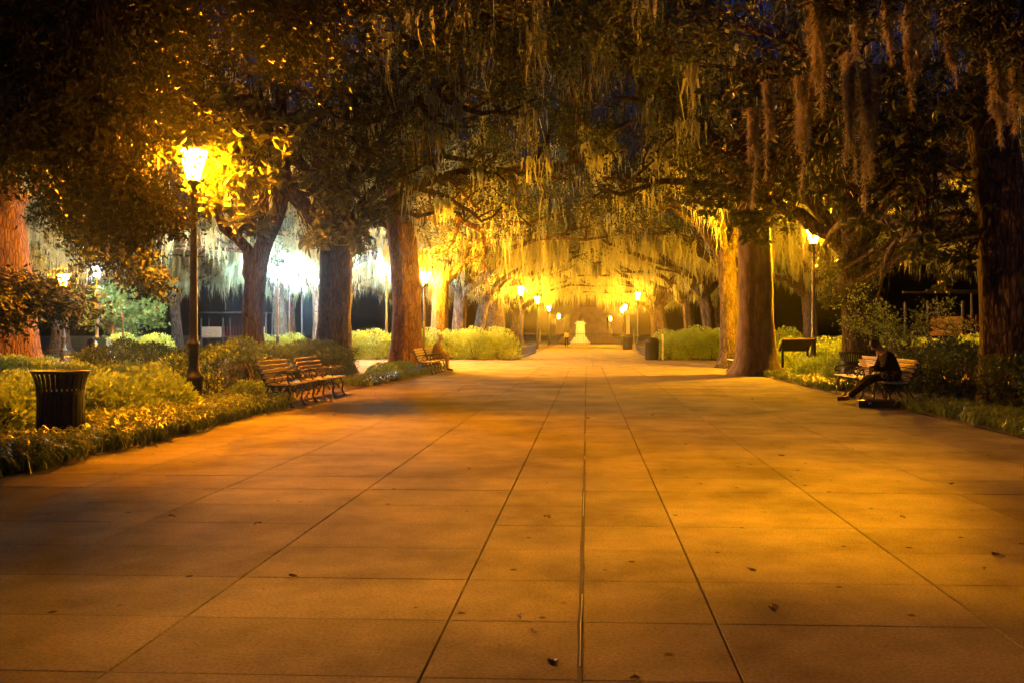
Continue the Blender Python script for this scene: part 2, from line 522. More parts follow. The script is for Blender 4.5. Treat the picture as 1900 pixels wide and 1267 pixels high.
# ------------------------------------------------------------------ trees
class Tree:
    def __init__(self, seed, sides=7):
        self.g = np.random.default_rng(seed)
        self.w = MB()
        self.tips = []          # (pos, dir)
        self.hang = []          # points moss hangs from, (pos, level)
        self.sides = sides
        self.zlim = -1.0
        self.seed = seed

    def trunk(self, P, r, n=22, ridge=0.05, flare=1.7):
        P = spline(P, max(10, int(len(P) * 5)))
        k = len(P)
        t = np.linspace(0, 1, k)
        rad = np.interp(t, np.linspace(0, 1, len(r)), r)
        z = P[:, 2] - P[0, 2]
        rad = rad * (1 + (flare - 1) * np.exp(-z / 0.45))
        self.w.tube(P, rad, n, True, ridge, self.seed)

    def limb(self, P, r0, r1, lvl=0, n=14):
        P = spline(P, n)
        P[1:-1] += self.g.normal(size=(n - 2, 3)) * 0.05
        rad = np.linspace(r0, r1, n)
        self.w.tube(P, rad, max(5, self.sides - lvl), True)
        for p in P[2:]:
            self.hang.append((p, lvl))
        return P

    def clump(self, c, r, root, twigs, r0=0.05):
        g = self.g
        c = np.array(c, dtype=float)
        k = min(root, key=lambda q: np.linalg.norm(q - c))
        d = np.linalg.norm(c - k)
        L = self.limb([k, (k + c) / 2 + g.normal(size=3) * 0.06 * d, c], r0, 0.02, 1, 9)
        for j in range(twigs):
            i = int(g.integers(4, 9))
            q = c + unit(g.normal(size=3)) * r * g.uniform(0.25, 1.0) ** 0.6 * np.array((1, 1, 0.7))
            P = spline([L[i - 1], (L[i - 1] + q) / 2 + g.normal(size=3) * 0.12 * r, q], 5)
            self.w.tube(P, np.linspace(0.014, 0.006, 5), 4, False)
            self.tips += [(P[-1], P[-1] - P[-2]), (P[-2], P[-1] - P[-2])]
            self.hang.append((P[-1], 2))

    def branch(self, p0, d, L, r0, lvl, maxlvl, kids, up=0.0, ratio=0.5):
        g = self.g
        n = max(4, int(L / 0.55) + 1)
        P = [np.array(p0)]
        d = unit(d)
        for i in range(n):
            d = unit(d + g.normal(size=3) * (0.20 + 0.05 * lvl) + np.array((0, 0, up)))
            if P[-1][2] < self.zlim and d[2] < 0.15:
                d = unit(np.array((d[0], d[1], 0.15 + abs(d[2]) * 0.6)))
            P.append(P[-1] + d * L / n)
        P = np.array(P)
        self.w.tube(P, np.linspace(r0, r0 * 0.35, len(P)), max(4, self.sides - lvl * 2), False)
        for p in P[1:]:
            self.hang.append((p, lvl))
        self.sprout(P, L, r0, lvl, maxlvl, kids, up, ratio)

    def sprout(self, P, L, r0, lvl, maxlvl, kids, up, ratio, t0=0.25):
        g = self.g
        if lvl >= maxlvl:
            for i in range(1, len(P)):
                self.tips.append((P[i], P[i] - P[i - 1]))
            return
        k = kids[min(lvl, len(kids) - 1)]
        for j in range(k):
            t = t0 + (1 - t0) * (j + g.uniform(0.2, 1.0)) / k
            i = min(len(P) - 2, int(t * (len(P) - 1)))
            ax = unit(P[i + 1] - P[i])
            side = unit(np.cross(ax, g.normal(size=3)))
            dd = ax * 0.6 + side * 0.9 + np.array((0, 0, 0.12))
            self.branch(P[i], dd, L * ratio * g.uniform(0.7, 1.2), max(0.012, r0 * 0.42), lvl + 1, maxlvl, kids, up * 0.6, ratio)

    def lift(self, z):
        self.tips = [t for t in self.tips if t[0][2] > z + 0.5 * self.g.uniform()]

    def leaves(self, per_tip, spread, L, wr=0.42, broad=False, whorl=False, thin=1.0):
        g = self.g
        T = [t for t in self.tips if g.uniform() < thin]
        P = np.array([t[0] for t in T]); D = unit(np.array([t[1] for t in T]))
        n = len(P) * per_tip
        C = np.repeat(P, per_tip, 0)
        A = np.repeat(D, per_tip, 0)
        if whorl:       # rosettes of big leaves round each twig end
            off = np.repeat(g.normal(size=(len(P), 3)) * spread, per_tip, 0)
            A = unit(A * 0.35 + unit(g.normal(size=(n, 3))) + np.array((0, 0, -0.1)))
            C = C + off + A * 0.02
        else:
            C = C + g.normal(size=(n, 3)) * spread * np.array((1, 1, 0.7))
            A = unit(A * 0.5 + g.normal(size=(n, 3)) + np.array((0, 0, -0.25)))
        return leaf_mesh('crown', C, A, L * g.uniform(0.6, 1.25, n), wr, g, broad)

    def moss(self, count, lmin, lmax, wmin=0.10, wmax=0.30, zmin=0.0, lv=(0, 1, 2), ribbons=5, floor=3.3):
        g = self.g
        H = np.array([h[0] for h in self.hang if h[1] in lv and h[0][2] > zmin])
        # clumps of strands side by side
        anchor = H[g.integers(0, len(H), max(8, count // 5))]
        which = g.integers(0, len(anchor), count)
        low = (floor + 4.5 * g.uniform(0, 1, len(anchor)) ** 1.4)[which]
        pick = anchor[which] + g.normal(size=(count, 3)) * np.array((0.2, 0.2, 0.05))
        L = lmin + (lmax - lmin) * g.uniform(0, 1, count) ** 2.0
        ok = pick[:, 2] - L > low + g.uniform(-.3, .5, count)
        pick, L = pick[ok], L[ok]
        count = len(L)
        return moss_mesh('spanish_moss', pick, L, g.uniform(wmin, wmax, count), g, ribbons)


def finish(name, label, loc, rz, scale, wood, crown, moss, bark='bark', leaf='oak', group=None):
    o = empty(name, loc, rz)
    o.scale = (scale, scale, scale)
    tag(o, label, 'tree', group)
    link('trunk', wood, M[bark], o)
    if crown is not None: link('crown', crown, M[leaf], o)
    if moss is not None: tag(link('moss', moss, M['moss'], o), kind='stuff')
    return o


def copy_thing(o, label, loc, rz, scale):
    c = o.copy(); COL.objects.link(c)
    c.location = loc; c.rotation_euler = (0, 0, rz); c.scale = (scale,) * 3
    c['label'] = label
    for ch in o.children:
        d = ch.copy(); COL.objects.link(d); d.parent = c
        for gch in ch.children:
            e = gch.copy(); COL.objects.link(e); e.parent = d
    return c


def oak(seed, trunk_r=0.5, fork=4.2, lean=(0.3, 0.0), limbs=7, spread=8.5, rise=0.45, bias=0.5, per_tip=26, moss_n=650,
        moss_len=(0.4, 2.4), leaf_len=0.16, leaf_spread=0.36, flare=1.7, lift=5.6):
    """live oak in its own frame: longest limbs towards +x"""
    t = Tree(seed)
    t.zlim = lift + 0.3
    g = t.g
    top = np.array((lean[0], lean[1], fork))
    t.trunk([(0, 0, -0.1), (lean[0] * 0.2, lean[1] * 0.2, fork * 0.35), (lean[0] * 0.6, lean[1] * 0.6, fork * 0.7), top],
            [trunk_r * 1.08, trunk_r * 0.95, trunk_r * 0.9, trunk_r * 0.85], 22, 0.045, flare)
    for i in range(limbs):
        az = i / limbs * 2 * math.pi + g.uniform(-0.3, 0.3)
        reach = spread * (1 + bias * math.cos(az)) * g.uniform(0.75, 1.1) / (1 + bias * 0.3)
        el = rise * g.uniform(0.5, 1.5)
        d = np.array((math.cos(az), math.sin(az), 0))
        s = unit(np.array((-d[1], d[0], 0)))
        k = g.uniform(-0.22, 0.22) * reach
        P = [top + (0, 0, -0.5), top + d * reach * 0.22 + (0, 0, reach * el * 0.35),
             top + d * reach * 0.55 + s * k + (0, 0, reach * el * 0.75), top + d * reach + s * k * 0.4 + (0, 0, reach * el * 0.8)]
        L = t.limb(P, trunk_r * 0.52, 0.06, 0)
        t.sprout(L, reach, trunk_r * 0.45, 0, 2, (6, 4), 0.05, 0.42, 0.28)
    for i in range(3):      # leaders filling the middle of the crown
        az = g.uniform(0, 6.28)
        d = np.array((math.cos(az) * 0.35, math.sin(az) * 0.35, 1))
        h = spread * g.uniform(0.7, 1.0)
        P = [top + (0, 0, -0.4), top + d * h * 0.3, top + d * h * 0.65 + g.normal(size=3) * 0.5, top + d * h]
        L = t.limb(P, trunk_r * 0.5, 0.05, 0)
        t.sprout(L, h * 0.8, trunk_r * 0.4, 0, 2, (6, 4), 0.05, 0.42, 0.3)
    t.lift(lift)
    wood = t.w.mesh('trunk', True)
    crown = t.leaves(per_tip, leaf_spread, leaf_len)
    moss = t.moss(moss_n, *moss_len) if moss_n else None
    return wood, crown, moss


# ------------------------------------------------------------------ ground and path
def sheet(name, x0, x1, y0, y1, z, material, step=0.0, amp=0.0, kind='structure'):
    if step:
        nx, ny = max(2, int((x1 - x0) / step) + 1), max(2, int((y1 - y0) / step) + 1)
    else:
        nx = ny = 2
    X, Y = np.meshgrid(np.linspace(x0, x1, nx), np.linspace(y0, y1, ny))
    Z = np.full_like(X, z)
    if amp:
        h = np.sin(X * 1.3 + 2 * np.sin(Y * 0.7)) * np.cos(Y * 1.1 + X * 0.3) + 0.5 * np.sin(X * 4.1 + Y * 3.3)
        Z = z + amp * h
    V = np.stack([X, Y, Z], -1).reshape(-1, 3)
    i = (np.arange(ny - 1)[:, None] * nx + np.arange(nx - 1)[None, :]).reshape(-1, 1)
    F = i + np.array([[0, 1, nx + 1, nx]])
    o = link(name, np_mesh(name, V, F, bool(amp)), material)
    return tag(o, kind=kind)


sheet('ground', -400, 400, -60, 700, -0.10, M['grass'])
XL, XR = -5.92, 5.87
YC0, YC1 = 35.0, 43.6
FL, FR = -4.0, 3.9
sheet('garden_bed_left', -32, XL, -10, YC0, 0.015, M['soil'], 0.6, 0.02)
sheet('garden_bed_right', XR, 32, -10, YC0, 0.015, M['soil'], 0.6, 0.02)
sheet('garden_bed_far_left', -14, FL, YC1, 112, 0.015, M['soil'], 0.8, 0.02)
sheet('garden_bed_far_right', FR, 14, YC1, 112, 0.015, M['soil'], 0.8, 0.02)
path = sheet('path', -6.6, 6.6, -12, YC0 + 0.5, -0.04, M['joint'])
tag(path, 'wide concrete path of large rectangular slabs with dark joints')

xe = [-5.92, -4.61, -3.30, -1.99, -0.68, 0.63, 1.94, 3.25, 4.56, 5.87]
cols = []
for a, b in zip(xe[:-1], xe[1:]):
    if a == -0.68:
        cols += [(a, -0.030), (-0.024, b)]
    else:
        cols.append((a, b))
ROW = 0.66


def slab_box(mb, x0, x1, y0, y1, z):
    bev = 0.003
    V = np.array([(x0, y0, -0.035), (x1, y0, -0.035), (x1, y1, -0.035), (x0, y1, -0.035),
                  (x0, y0, z - bev), (x1, y0, z - bev), (x1, y1, z - bev), (x0, y1, z - bev),
                  (x0 + bev, y0 + bev, z), (x1 - bev, y0 + bev, z), (x1 - bev, y1 - bev, z), (x0 + bev, y1 - bev, z)])
    F = [(0, 1, 5, 4), (1, 2, 6, 5), (2, 3, 7, 6), (3, 0, 4, 7), (4, 5, 9, 8), (5, 6, 10, 9), (6, 7, 11, 10), (7, 4, 8, 11), (8, 9, 10, 11)]
    mb.add(V, F)


slab_me = {}
for (a, b) in cols:
    key = round(b - a, 3)
    if key not in slab_me:
        mb = MB()
        w = b - a
        slab_box(mb, -w / 2 + 0.0045, w / 2 - 0.0045, -ROW / 2, ROW / 2, 0.0)
        slab_me[key] = mb.mesh('slab')
        slab_me[key].materials.append(M['concrete'])
for k in range(-8, 22):
    y0 = 7.24 + ROW * k
    thin = 0.0016 if k < 4 else 0.0004
    gap0 = 0.010 if k in (0, 11) else thin
    gap1 = 0.010 if k in (-1, 10) else thin
    for (a, b) in cols:
        s = bpy.data.objects.new('slab', slab_me[round(b - a, 3)])
        COL.objects.link(s)
        s.parent = path
        s.location = ((a + b) / 2, y0 + ROW / 2 + (gap0 - gap1) / 2, random.uniform(-0.0012, 0.0012))
        s.scale = (1, (ROW - gap0 - gap1) / ROW, 1)
mb = MB()
yy = 7.24 + ROW * 22
while yy < YC0:
    for (a, b) in cols:
        slab_box(mb, a + 0.006, b - 0.006, yy + 0.003, min(yy + ROW * 2, YC0) - 0.003, 0.0)
    yy += ROW * 2
yy = 7.24 - ROW * 8
while yy > -11:
    for (a, b) in cols:
        slab_box(mb, a + 0.006, b - 0.006, yy - ROW * 2 + 0.003, yy - 0.003, 0.0)
    yy -= ROW * 2
o = mb.build('slabs_farther_off', M['concrete'], path)
tag(o, kind='stuff')
# the ragged middle joint with its broken line of sealant
mb = MB()
n = 120
ys = np.linspace(2.0, 30, n)
g = np.random.default_rng(3)
wob = np.cumsum(g.normal(size=n)) * 0.0012
xl = -0.035 - np.abs(g.normal(size=n)) * 0.004 + wob
xr = -0.019 + np.abs(g.normal(size=n)) * 0.004 + wob
V = np.stack([np.stack([xl, ys, np.full(n, 0.0025)], -1), np.stack([xr, ys, np.full(n, 0.0025)], -1)], 1).reshape(-1, 3)
i = np.arange(n - 1)[:, None] * 2
mb.add(V, i + np.array([[0, 1, 3, 2]]))
mb.build('worn_joint', M['joint'], path)
mb = MB()
xs = -0.025 + wob
for a0 in range(0, n - 6, 6):
    if g.uniform() < 0.6:
        m = int(g.integers(2, 6))
        P = np.stack([xs[a0:a0 + m], ys[a0:a0 + m], np.full(len(ys[a0:a0 + m]), 0.004)], -1)
        mb.tube(P, 0.0026, 5)
mb.build('sealant', M['sealant'], path)

cross = sheet('cross_path', -60, 60, YC0, YC1, -0.035, M['joint'])
mb = MB()
for x in np.arange(-60, 60, 2.62):
    for y in np.arange(YC0, YC1 - 0.1, 2.15):
        slab_box(mb, x + 0.006, x + 2.614, y + 0.004, y + 2.146, 0.0)
tag(mb.build('slabs', M['concrete'], cross), kind='stuff')
far = sheet('far_path', FL, FR, YC1, 150, -0.035, M['joint'])
mb = MB()
for x in np.linspace(FL, FR, 7)[:-1]:
    for y in np.arange(YC1, 112, 2.4):
        slab_box(mb, x + 0.006, x + (FR - FL) / 6 - 0.006, y + 0.004, y + 2.396, 0.0)
tag(mb.build('slabs', M['concrete'], far), kind='stuff')
sheet('street', -120, -14, 96, 106, -0.06, noisy('asphalt', (0.04, 0.04, 0.042), (0.065, 0.063, 0.06), 5, 0.85))


# ------------------------------------------------------------------ lamps
def lamp_meshes(h, brim=0.37, top=0.262):
    """h: height of the middle of the lantern"""
    post = MB()
    b = h - 0.34
    post.lathe([(0.20, 0.0), (0.20, 0.06), (0.165, 0.09), (0.16, 0.52), (0.185, 0.55), (0.185, 0.60), (0.14, 0.64), (0.12, 0.70),
                (0.098, 0.76), (0.088, 1.16), (0.115, 1.19), (0.115, 1.24), (0.082, 1.27), (0.072, 1.40), (0.056, b - 0.45), (0.05, b - 0.2),
                (0.075, b - 0.18), (0.075, b - 0.14), (0.05, b - 0.12), (0.05, b - 0.06), (0.12, b), (0.13, b + 0.03), (0.10, b + 0.05)], 16)
    bar = MB()
    bar.tube([(-0.30, 0, b - 0.5), (0.30, 0, b - 0.5)], 0.014, 6)
    bar.lathe([(0.075, b - 0.54), (0.075, b - 0.46)], 10)
    for s in (-1, 1):
        bar.lathe([(0.0, -0.025), (0.024, 0), (0.0, 0.025)], 6, (s * 0.30, 0, b - 0.5))
    glass = MB()
    q = [(r_ * math.cos(i / 6 * 2 * math.pi), r_ * math.sin(i / 6 * 2 * math.pi), z_) for r_, z_ in ((0.108, b + 0.055), (top, b + 0.60)) for i in range(6)]
    glass.add(q, [(i, (i + 1) % 6, (i + 1) % 6 + 6, i + 6) for i in range(6)])
    frame = MB()
    for i in range(6):
        a = i / 6 * 2 * math.pi
        c, s = math.cos(a), math.sin(a)
        frame.tube([(0.106 * c, 0.106 * s, b + 0.03), ((top + .006) * c, (top + .006) * s, b + 0.615)], 0.009, 5)
    cap = MB()
    cap.lathe([(brim, b + 0.602), (brim + .005, b + 0.62), (0.25, b + 0.66), (0.09, b + 0.75), (0.045, b + 0.77), (0.04, b + 0.81),
               (0.055, b + 0.84), (0.03, b + 0.88), (0.012, b + 0.95), (0.0, b + 0.97)], 14)
    return [('post', post.mesh('post', True), 'iron'), ('ladder_bar', bar.mesh('ladder_bar'), 'iron'), ('lantern_frame', frame.mesh('lantern_frame'), 'iron'),
            ('lantern_cap', cap.mesh('lantern_cap', True), 'iron'), ('lantern_glass', glass.mesh('lantern_glass'), None)]


LM = {}


def street_lamp(label, x, y, h, light='sodium', group='lantern lamps along the path'):
    key = (round(h, 1), light)
    if key not in LM:
        LM[key] = lamp_meshes(h) if light in ('sodium', 'sodium_n', 'sodium_r') else lamp_meshes(h, 0.25, 0.215)
        for nm, me, mt in LM[key]:
            me.materials.append(M[mt] if mt else M[light])
    o = empty('street_lamp', (x, y, 0), random.uniform(0, 1))
    tag(o, label, 'lamp', group)
    for nm, me, mt in LM[key]:
        link(nm, me, None, o)
    return o


street_lamp('tall lantern lamp glowing among magnolia leaves beside the two left benches', -7.45, 15.05, 4.6)
street_lamp('lantern lamp on the right, behind the bench with the reading person', 8.25, 29.8, 5.0, 'sodium_r')
street_lamp('lantern lamp behind the far left bench with the seated person', -7.85, 34.4, 4.45, 'sodium_m')
street_lamp('lantern lamp just beyond the crossing, seen through the one by the far bench', -9.2, 45.4, 4.6, 'sodium_m')
street_lamp('lantern lamp at the end of the left bushes, first along the far path', -4.9, 60, 4.6, 'sodium_y')
street_lamp('second lantern lamp in the left row along the far path', -4.65, 76, 4.6, 'sodium_y')
street_lamp('third lantern lamp in the left row along the far path', -4.7, 100, 4.6, 'sodium_y')
street_lamp('small far lantern lamp left of the monument', -5.2, 150, 4.6, 'sodium_y')
street_lamp('lantern lamp on the right of the far path above the dark bin', 4.3, 68.6, 4.6, 'sodium_y')
street_lamp('brightest lantern lamp on the right of the far path near the far bin', 4.6, 98, 4.6, 'sodium_y')
street_lamp('lantern lamp right behind the brightest far one', 4.7, 108, 4.6, 'sodium_y')
street_lamp('small far lantern lamp right of the monument', 3.6, 158, 4.6, 'sodium_y')
street_lamp('second small far lantern lamp right of the monument', 5.0, 172, 4.6, 'sodium_y')
street_lamp('orange lantern lamp beside the broad trunk at far left', -27.2, 41, 4.2, 'sodium_r')
street_lamp('lantern lamp standing out of view to the right of the path', 6.6, 5.4, 4.6, 'sodium_n')
for i, (lb, px, py, zc) in enumerate((
        ('white park lamp at far left beside the green tree', 180, 503, 44), ('white park lamp left of the forked trunk, nearest of three', 515, 505, 46),
        ('white park lamp, middle of the three between the dark trunks', 537, 518, 54), ('white park lamp, farthest of the three between the dark trunks', 560, 523, 60),
        ('white park lamp in the moss curtain between two big trunks', 717, 498, 48))):
    p = at(px, py, zc)
    street_lamp(lb, p[0], p[1], round(p[2], 1), 'white_l', 'white lamps in the park at left')

# ------------------------------------------------------------------ trees
print('trees')
G_AV = 'moss-hung oaks along the path'
# prototypes for the avenue
protoA = oak(11, 0.50, 4.6, (0.3, 0.1), 7, 8.5, 0.42, 0.5, 20, 3600, (0.5, 3.2), lift=6.9)
protoB = oak(23, 0.46, 4.2, (0.6, -0.2), 7, 9.0, 0.38, 0.55, 20, 3600, (0.5, 3.2), lift=6.7)
protoC = oak(37, 0.55, 4.9, (-0.2, 0.3), 8, 8.0, 0.5, 0.35, 22, 2800, (0.4, 2.8), lift=6.6)

T = {}
T[0] = finish('oak_tree', 'pale moss-hung oak behind the left bushes, first beyond the crossing', (-8.6, 46.7, 0), 0.95, 1.0, *protoA, leaf='oak_lit', group=G_AV)
T[1] = finish('oak_tree', 'grey forked oak behind the left bushes, second beyond the crossing', (-8.5, 53.0, 0), -0.75, 1.05, *protoB, leaf='oak_lit', group=G_AV)
T[2] = finish('oak_tree', 'slender lit oak right behind the big smooth trunk on the right', (8.0, 46.4, 0), math.pi + 1.3, 1.0, *protoC, leaf='oak_lit', group=G_AV)
spec = [
    (1, 'dark leaning oak behind the left bushes, third beyond the crossing', (-8.1, 59.5, 0), 0.9, 0.95),
    (0, 'oak beyond the left bushes, fourth beyond the crossing', (-8.0, 67.5, 0), -0.8, 1.1),
    (2, 'oak by the second far lamp on the left, fifth beyond the crossing', (-8.4, 78, 0), 2.5, 1.0),
    (1, 'oak by the third far lamp on the left, sixth beyond the crossing', (-8.2, 90, 0), -0.6, 1.0),
    (0, 'farthest oak on the left before the monument', (-8.8, 105, 0), 0.3, 1.0),
    (1, 'dark forked oak behind the right bushes, second beyond the crossing', (8.6, 56.4, 0), math.pi + 0.9, 1.05),
    (0, 'oak behind the right bushes, third beyond the crossing', (8.4, 66, 0), math.pi - 0.85, 0.95),
    (1, 'oak beside the far lamps on the right, fourth beyond the crossing', (7.4, 78, 0), math.pi + 0.8, 1.1),
    (2, 'oak near the far bin on the right, fifth beyond the crossing', (8.0, 90, 0), math.pi + 2.2, 1.0),
    (0, 'farthest oak on the right before the monument', (8.8, 104, 0), math.pi - 0.3, 1.0),
]
for pr, lb, loc, rz, s in spec:
    copy_thing(T[pr], lb, loc, rz, s)
G_BG = 'oaks in the park behind the rows'
bg = [
    (0, 'white-lit moss-hung oak hidden behind the thick dark trunk at left', (-16.3, 49.0, 0), 1.9, 1.0),
    (1, 'white-lit oak behind the white lamps between the dark trunks', (-17.5, 56, 0), 1.7, 1.0),
    (2, 'dim oak deep in the park left of the green tree', (-40, 60, 0), 0.4, 1.1),
    (0, 'dim oak deep in the park right of the green tree', (-29, 78, 0), 2.0, 1.1),
    (1, 'dim oak deep in the park beyond the white lamps', (-19, 84, 0), 4.0, 1.1),
    (2, 'oak deep in the park behind the forked trunk and the nearest white lamp', (-24.5, 64, 0), 1.0, 1.0),
    (1, 'oak deep in the park just right of the green tree', (-34, 66, 0), 2.9, 1.0),
    (0, 'oak deep in the park behind the thick dark trunk', (-15.5, 71, 0), 3.9, 1.0),
    (2, 'moss-hung oak behind the broad dark trunk on the right', (15.5, 47, 0), 3.0, 1.0),
    (0, 'dim oak behind the info panel on the right', (17, 62, 0), 2.6, 1.05),
    (1, 'dim oak behind the small yellow maple on the right', (22, 42, 0), 1.2, 1.0),
    (2, 'dim oak deep in the park at far right', (29, 55, 0), 5.0, 1.1),
    (1, 'dim oak right of the monument in the distance', (20, 125, 0), 5.0, 1.3),
    (0, 'dim oak left of the monument in the distance', (-20, 128, 0), 1.0, 1.3),
    (2, 'dim oak straight behind the monument', (0.5, 168, 0), 1.0, 1.5),
]
for pr, lb, loc, rz, s in bg:
    o = copy_thing(T[pr], lb, loc, rz, s)
    o['group'] = G_BG

G_BH = 'oaks out of view behind the camera'
for pr, lb, loc, rz, s_ in ((0, 'oak standing out of view behind on the left', (-9.5, -3, 0), 0.5, 1.1), (1, 'oak standing out of view farther behind on the left', (-8.5, -14, 0), 0.3, 1.1),
                            (2, 'oak standing out of view behind on the right', (9.5, -8, 0), 3.3, 1.1), (0, 'oak standing out of view farthest behind on the right', (8, -20, 0), 2.6, 1.1)):
    o = copy_thing(T[pr], lb, loc, rz, s_)
    o['group'] = G_BH

# the nearer oaks, each grown on its own
h = oak(51, 0.62, 5.0, (0.1, 0.1), 7, 8.5, 0.55, 0.25, 34, 900, (0.4, 2.2), 0.15, 0.38, 1.5)
finish('oak_tree', 'thick dark oak trunk hung with brown moss behind the two left benches', (-9.1, 28.7, 0), 0.3, 1.0, *h, bark='bark_shaded')
# the leaning-limb oak
t = Tree(61)
t.trunk([(0, 0, -0.1), (0.05, 0, 2.5), (-0.1, 0, 5.0), (-0.3, 0, 7.4)], [0.62, 0.56, 0.54, 0.5], 24, 0.05, 1.5)
p0 = np.array((-0.3, 0, 7.2))
for P, r in (([p0, p0 + (1.0, -1.0, 1.8), p0 + (2.7, -2.2, 3.6), p0 + (5.0, -3.2, 5.2), p0 + (7.8, -4.0, 6.2)], 0.40),
             ([p0, p0 + (0.9, 1.2, 0.9), p0 + (2.6, 1.8, 0.6), p0 + (4.3, 2.2, 1.3), p0 + (7.0, 2.0, 1.5)], 0.28),
             ([p0 + (0, 0, -1.2), p0 + (1.3, 2, -0.6), p0 + (3.2, 3.5, -1.0), p0 + (5.5, 5.0, -0.4)], 0.24),
             ([p0, p0 + (-1.5, -1, 2.2), p0 + (-4, -1.5, 4.2), p0 + (-7, -2.5, 5.0)], 0.34),
             ([p0, p0 + (-0.5, 1.5, 2.8), p0 + (-0.5, 4, 5), p0 + (0.5, 7, 6.5)], 0.32),
             ([p0, p0 + (0.2, -1.8, 2.4), p0 + (0.6, -4.5, 4.2), p0 + (-0.3, -7.5, 5.0)], 0.3),
             ([p0, p0 + (0.2, 0.3, 3.0), p0 + (0.9, 0.2, 6.0), p0 + (1.5, -0.5, 8.5)], 0.32)):
    L = t.limb(P, r, 0.07, 0, 16)
    t.sprout(L, np.linalg.norm(P[-1] - P[0]), r, 0, 2, (7, 5), 0.04, 0.40, 0.25)
rt_ = [h_[0] for h_ in t.hang if h_[1] == 0]
gg = np.random.default_rng(62)
for i in range(60):
    px, py = gg.uniform(640, 1330), gg.uniform(-140, 250)
    if 1000 < px < 1140 and 90 < py < 270 and gg.uniform() < .8: continue
    zc = gg.uniform(22, 34)
    t.clump(at(px, py, zc) - np.array((-7.4, 32.7, 0)), gg.uniform(.9, 1.7), rt_, 12)
for i in range(26):
    t.clump(at(gg.uniform(930, 1230), gg.uniform(60, 270), gg.uniform(27, 36)) - np.array((-7.4, 32.7, 0)), gg.uniform(.8, 1.3), rt_, 9)
for i in range(60):
    px, py = gg.uniform(760, 1360), gg.uniform(-160, 130)
    if 1010 < px < 1130 and py > 60: continue
    t.clump(at(px, py, gg.uniform(18, 27)) - np.array((-7.4, 32.7, 0)), gg.uniform(.9, 1.6), rt_, 12)
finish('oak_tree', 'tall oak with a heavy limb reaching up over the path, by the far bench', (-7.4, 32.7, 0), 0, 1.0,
       t.w.mesh('trunk', True), t.leaves(24, 0.36, 0.15), t.moss(2200, 0.5, 2.8, floor=5.0), bark='bark_lamplit', leaf='oak_lit')
# the smooth flaring trunk on the right
h = oak(73, 0.62, 6.6, (-0.12, 0.0), 7, 8.8, 0.5, 0.25, 34, 1500, (0.4, 2.6), 0.15, 0.36, 1.6)
finish('oak_tree', 'big smooth trunk flaring at its foot on the right edge of the path', (5.85, 28.3, 0), 0.2, 1.0, *h, bark='bark_smooth', leaf='oak_lit')
h = oak(79, 0.42, 5.0, (0.2, 0.3), 6, 7.0, 0.5, 0.2, 24, 380, (0.4, 2.0))
finish('oak_tree', 'bright yellow-lit trunk just behind the left side of the big smooth trunk', (6.05, 34.2, 0), 1.0, 1.0, *h)
finish('oak_tree', 'broad dark red trunk right of the lamp behind the right bench', (8.85, 26.4, 0), 2.6, 1.0,
       *oak(83, 0.56, 4.4, (0.3, 0.2), 7, 7.5, 0.6, 0.1, 26, 380, (0.4, 2.0), 0.15, 0.36, 1.4))
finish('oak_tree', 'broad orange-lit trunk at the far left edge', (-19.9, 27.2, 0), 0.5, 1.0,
       *oak(89, 0.85, 6.0, (-0.4, 0.0), 7, 8.5, 0.5, 0.1, 26, 250, (0.4, 1.6), 0.15, 0.36, 1.3), bark='bark_lamplit')


# trees whose boughs are laid out one by one
def bough_tree(name, label, seed, base, trunk_pts, trunk_r, root, blobs, leaf, bark, leaf_len, per, twigs, whorl=False,
               spread=0.24, wr=0.42, flare=1.4, moss_n=0, forks=()):
    t = Tree(seed)
    g = t.g
    base = np.array(base, dtype=float)
    t.trunk([np.array(p, dtype=float) for p in trunk_pts], trunk_r, 20, 0.045, flare)
    for P, a, b in forks:
        t.limb(P, a, b, 0, 12)
    root = [np.array(r, dtype=float) for r in root]
    for (c, r) in blobs:
        c = np.array(c) - base
        k = min(root, key=lambda q: np.linalg.norm(q - c))
        d = np.linalg.norm(c - k)
        mid = (k + c) / 2 + np.array((g.normal() * 0.15 * d * 0.5, g.normal() * 0.15 * d * 0.5, 0.08 * d))
        L = t.limb([k, mid, c], 0.035 + 0.014 * d, 0.02, 1, 9)
        for j in range(twigs):
            i = int(g.integers(4, 9))
            q = c + unit(g.normal(size=3)) * r * g.uniform(0.25, 1.0) ** 0.6 * np.array((1, 1, 0.8))
            P = spline([L[i - 1], (L[i - 1] + q) / 2 + g.normal(size=3) * 0.12 * r, q], 5)
            t.w.tube(P, np.linspace(0.014, 0.006, 5), 4, False)
            t.tips.append((P[-1], P[-1] - P[-2]))
            if not whorl:
                t.tips.append((P[-2], P[-1] - P[-2]))
    crown = t.leaves(per, spread, leaf_len, wr, whorl, whorl)
    moss = t.moss(moss_n, 0.3, 1.4, 0.08, 0.2, lv=(1,), floor=2.6) if moss_n else None
    return finish(name, label, base, 0, 1.0, t.w.mesh('trunk', True), crown, moss, bark, leaf)


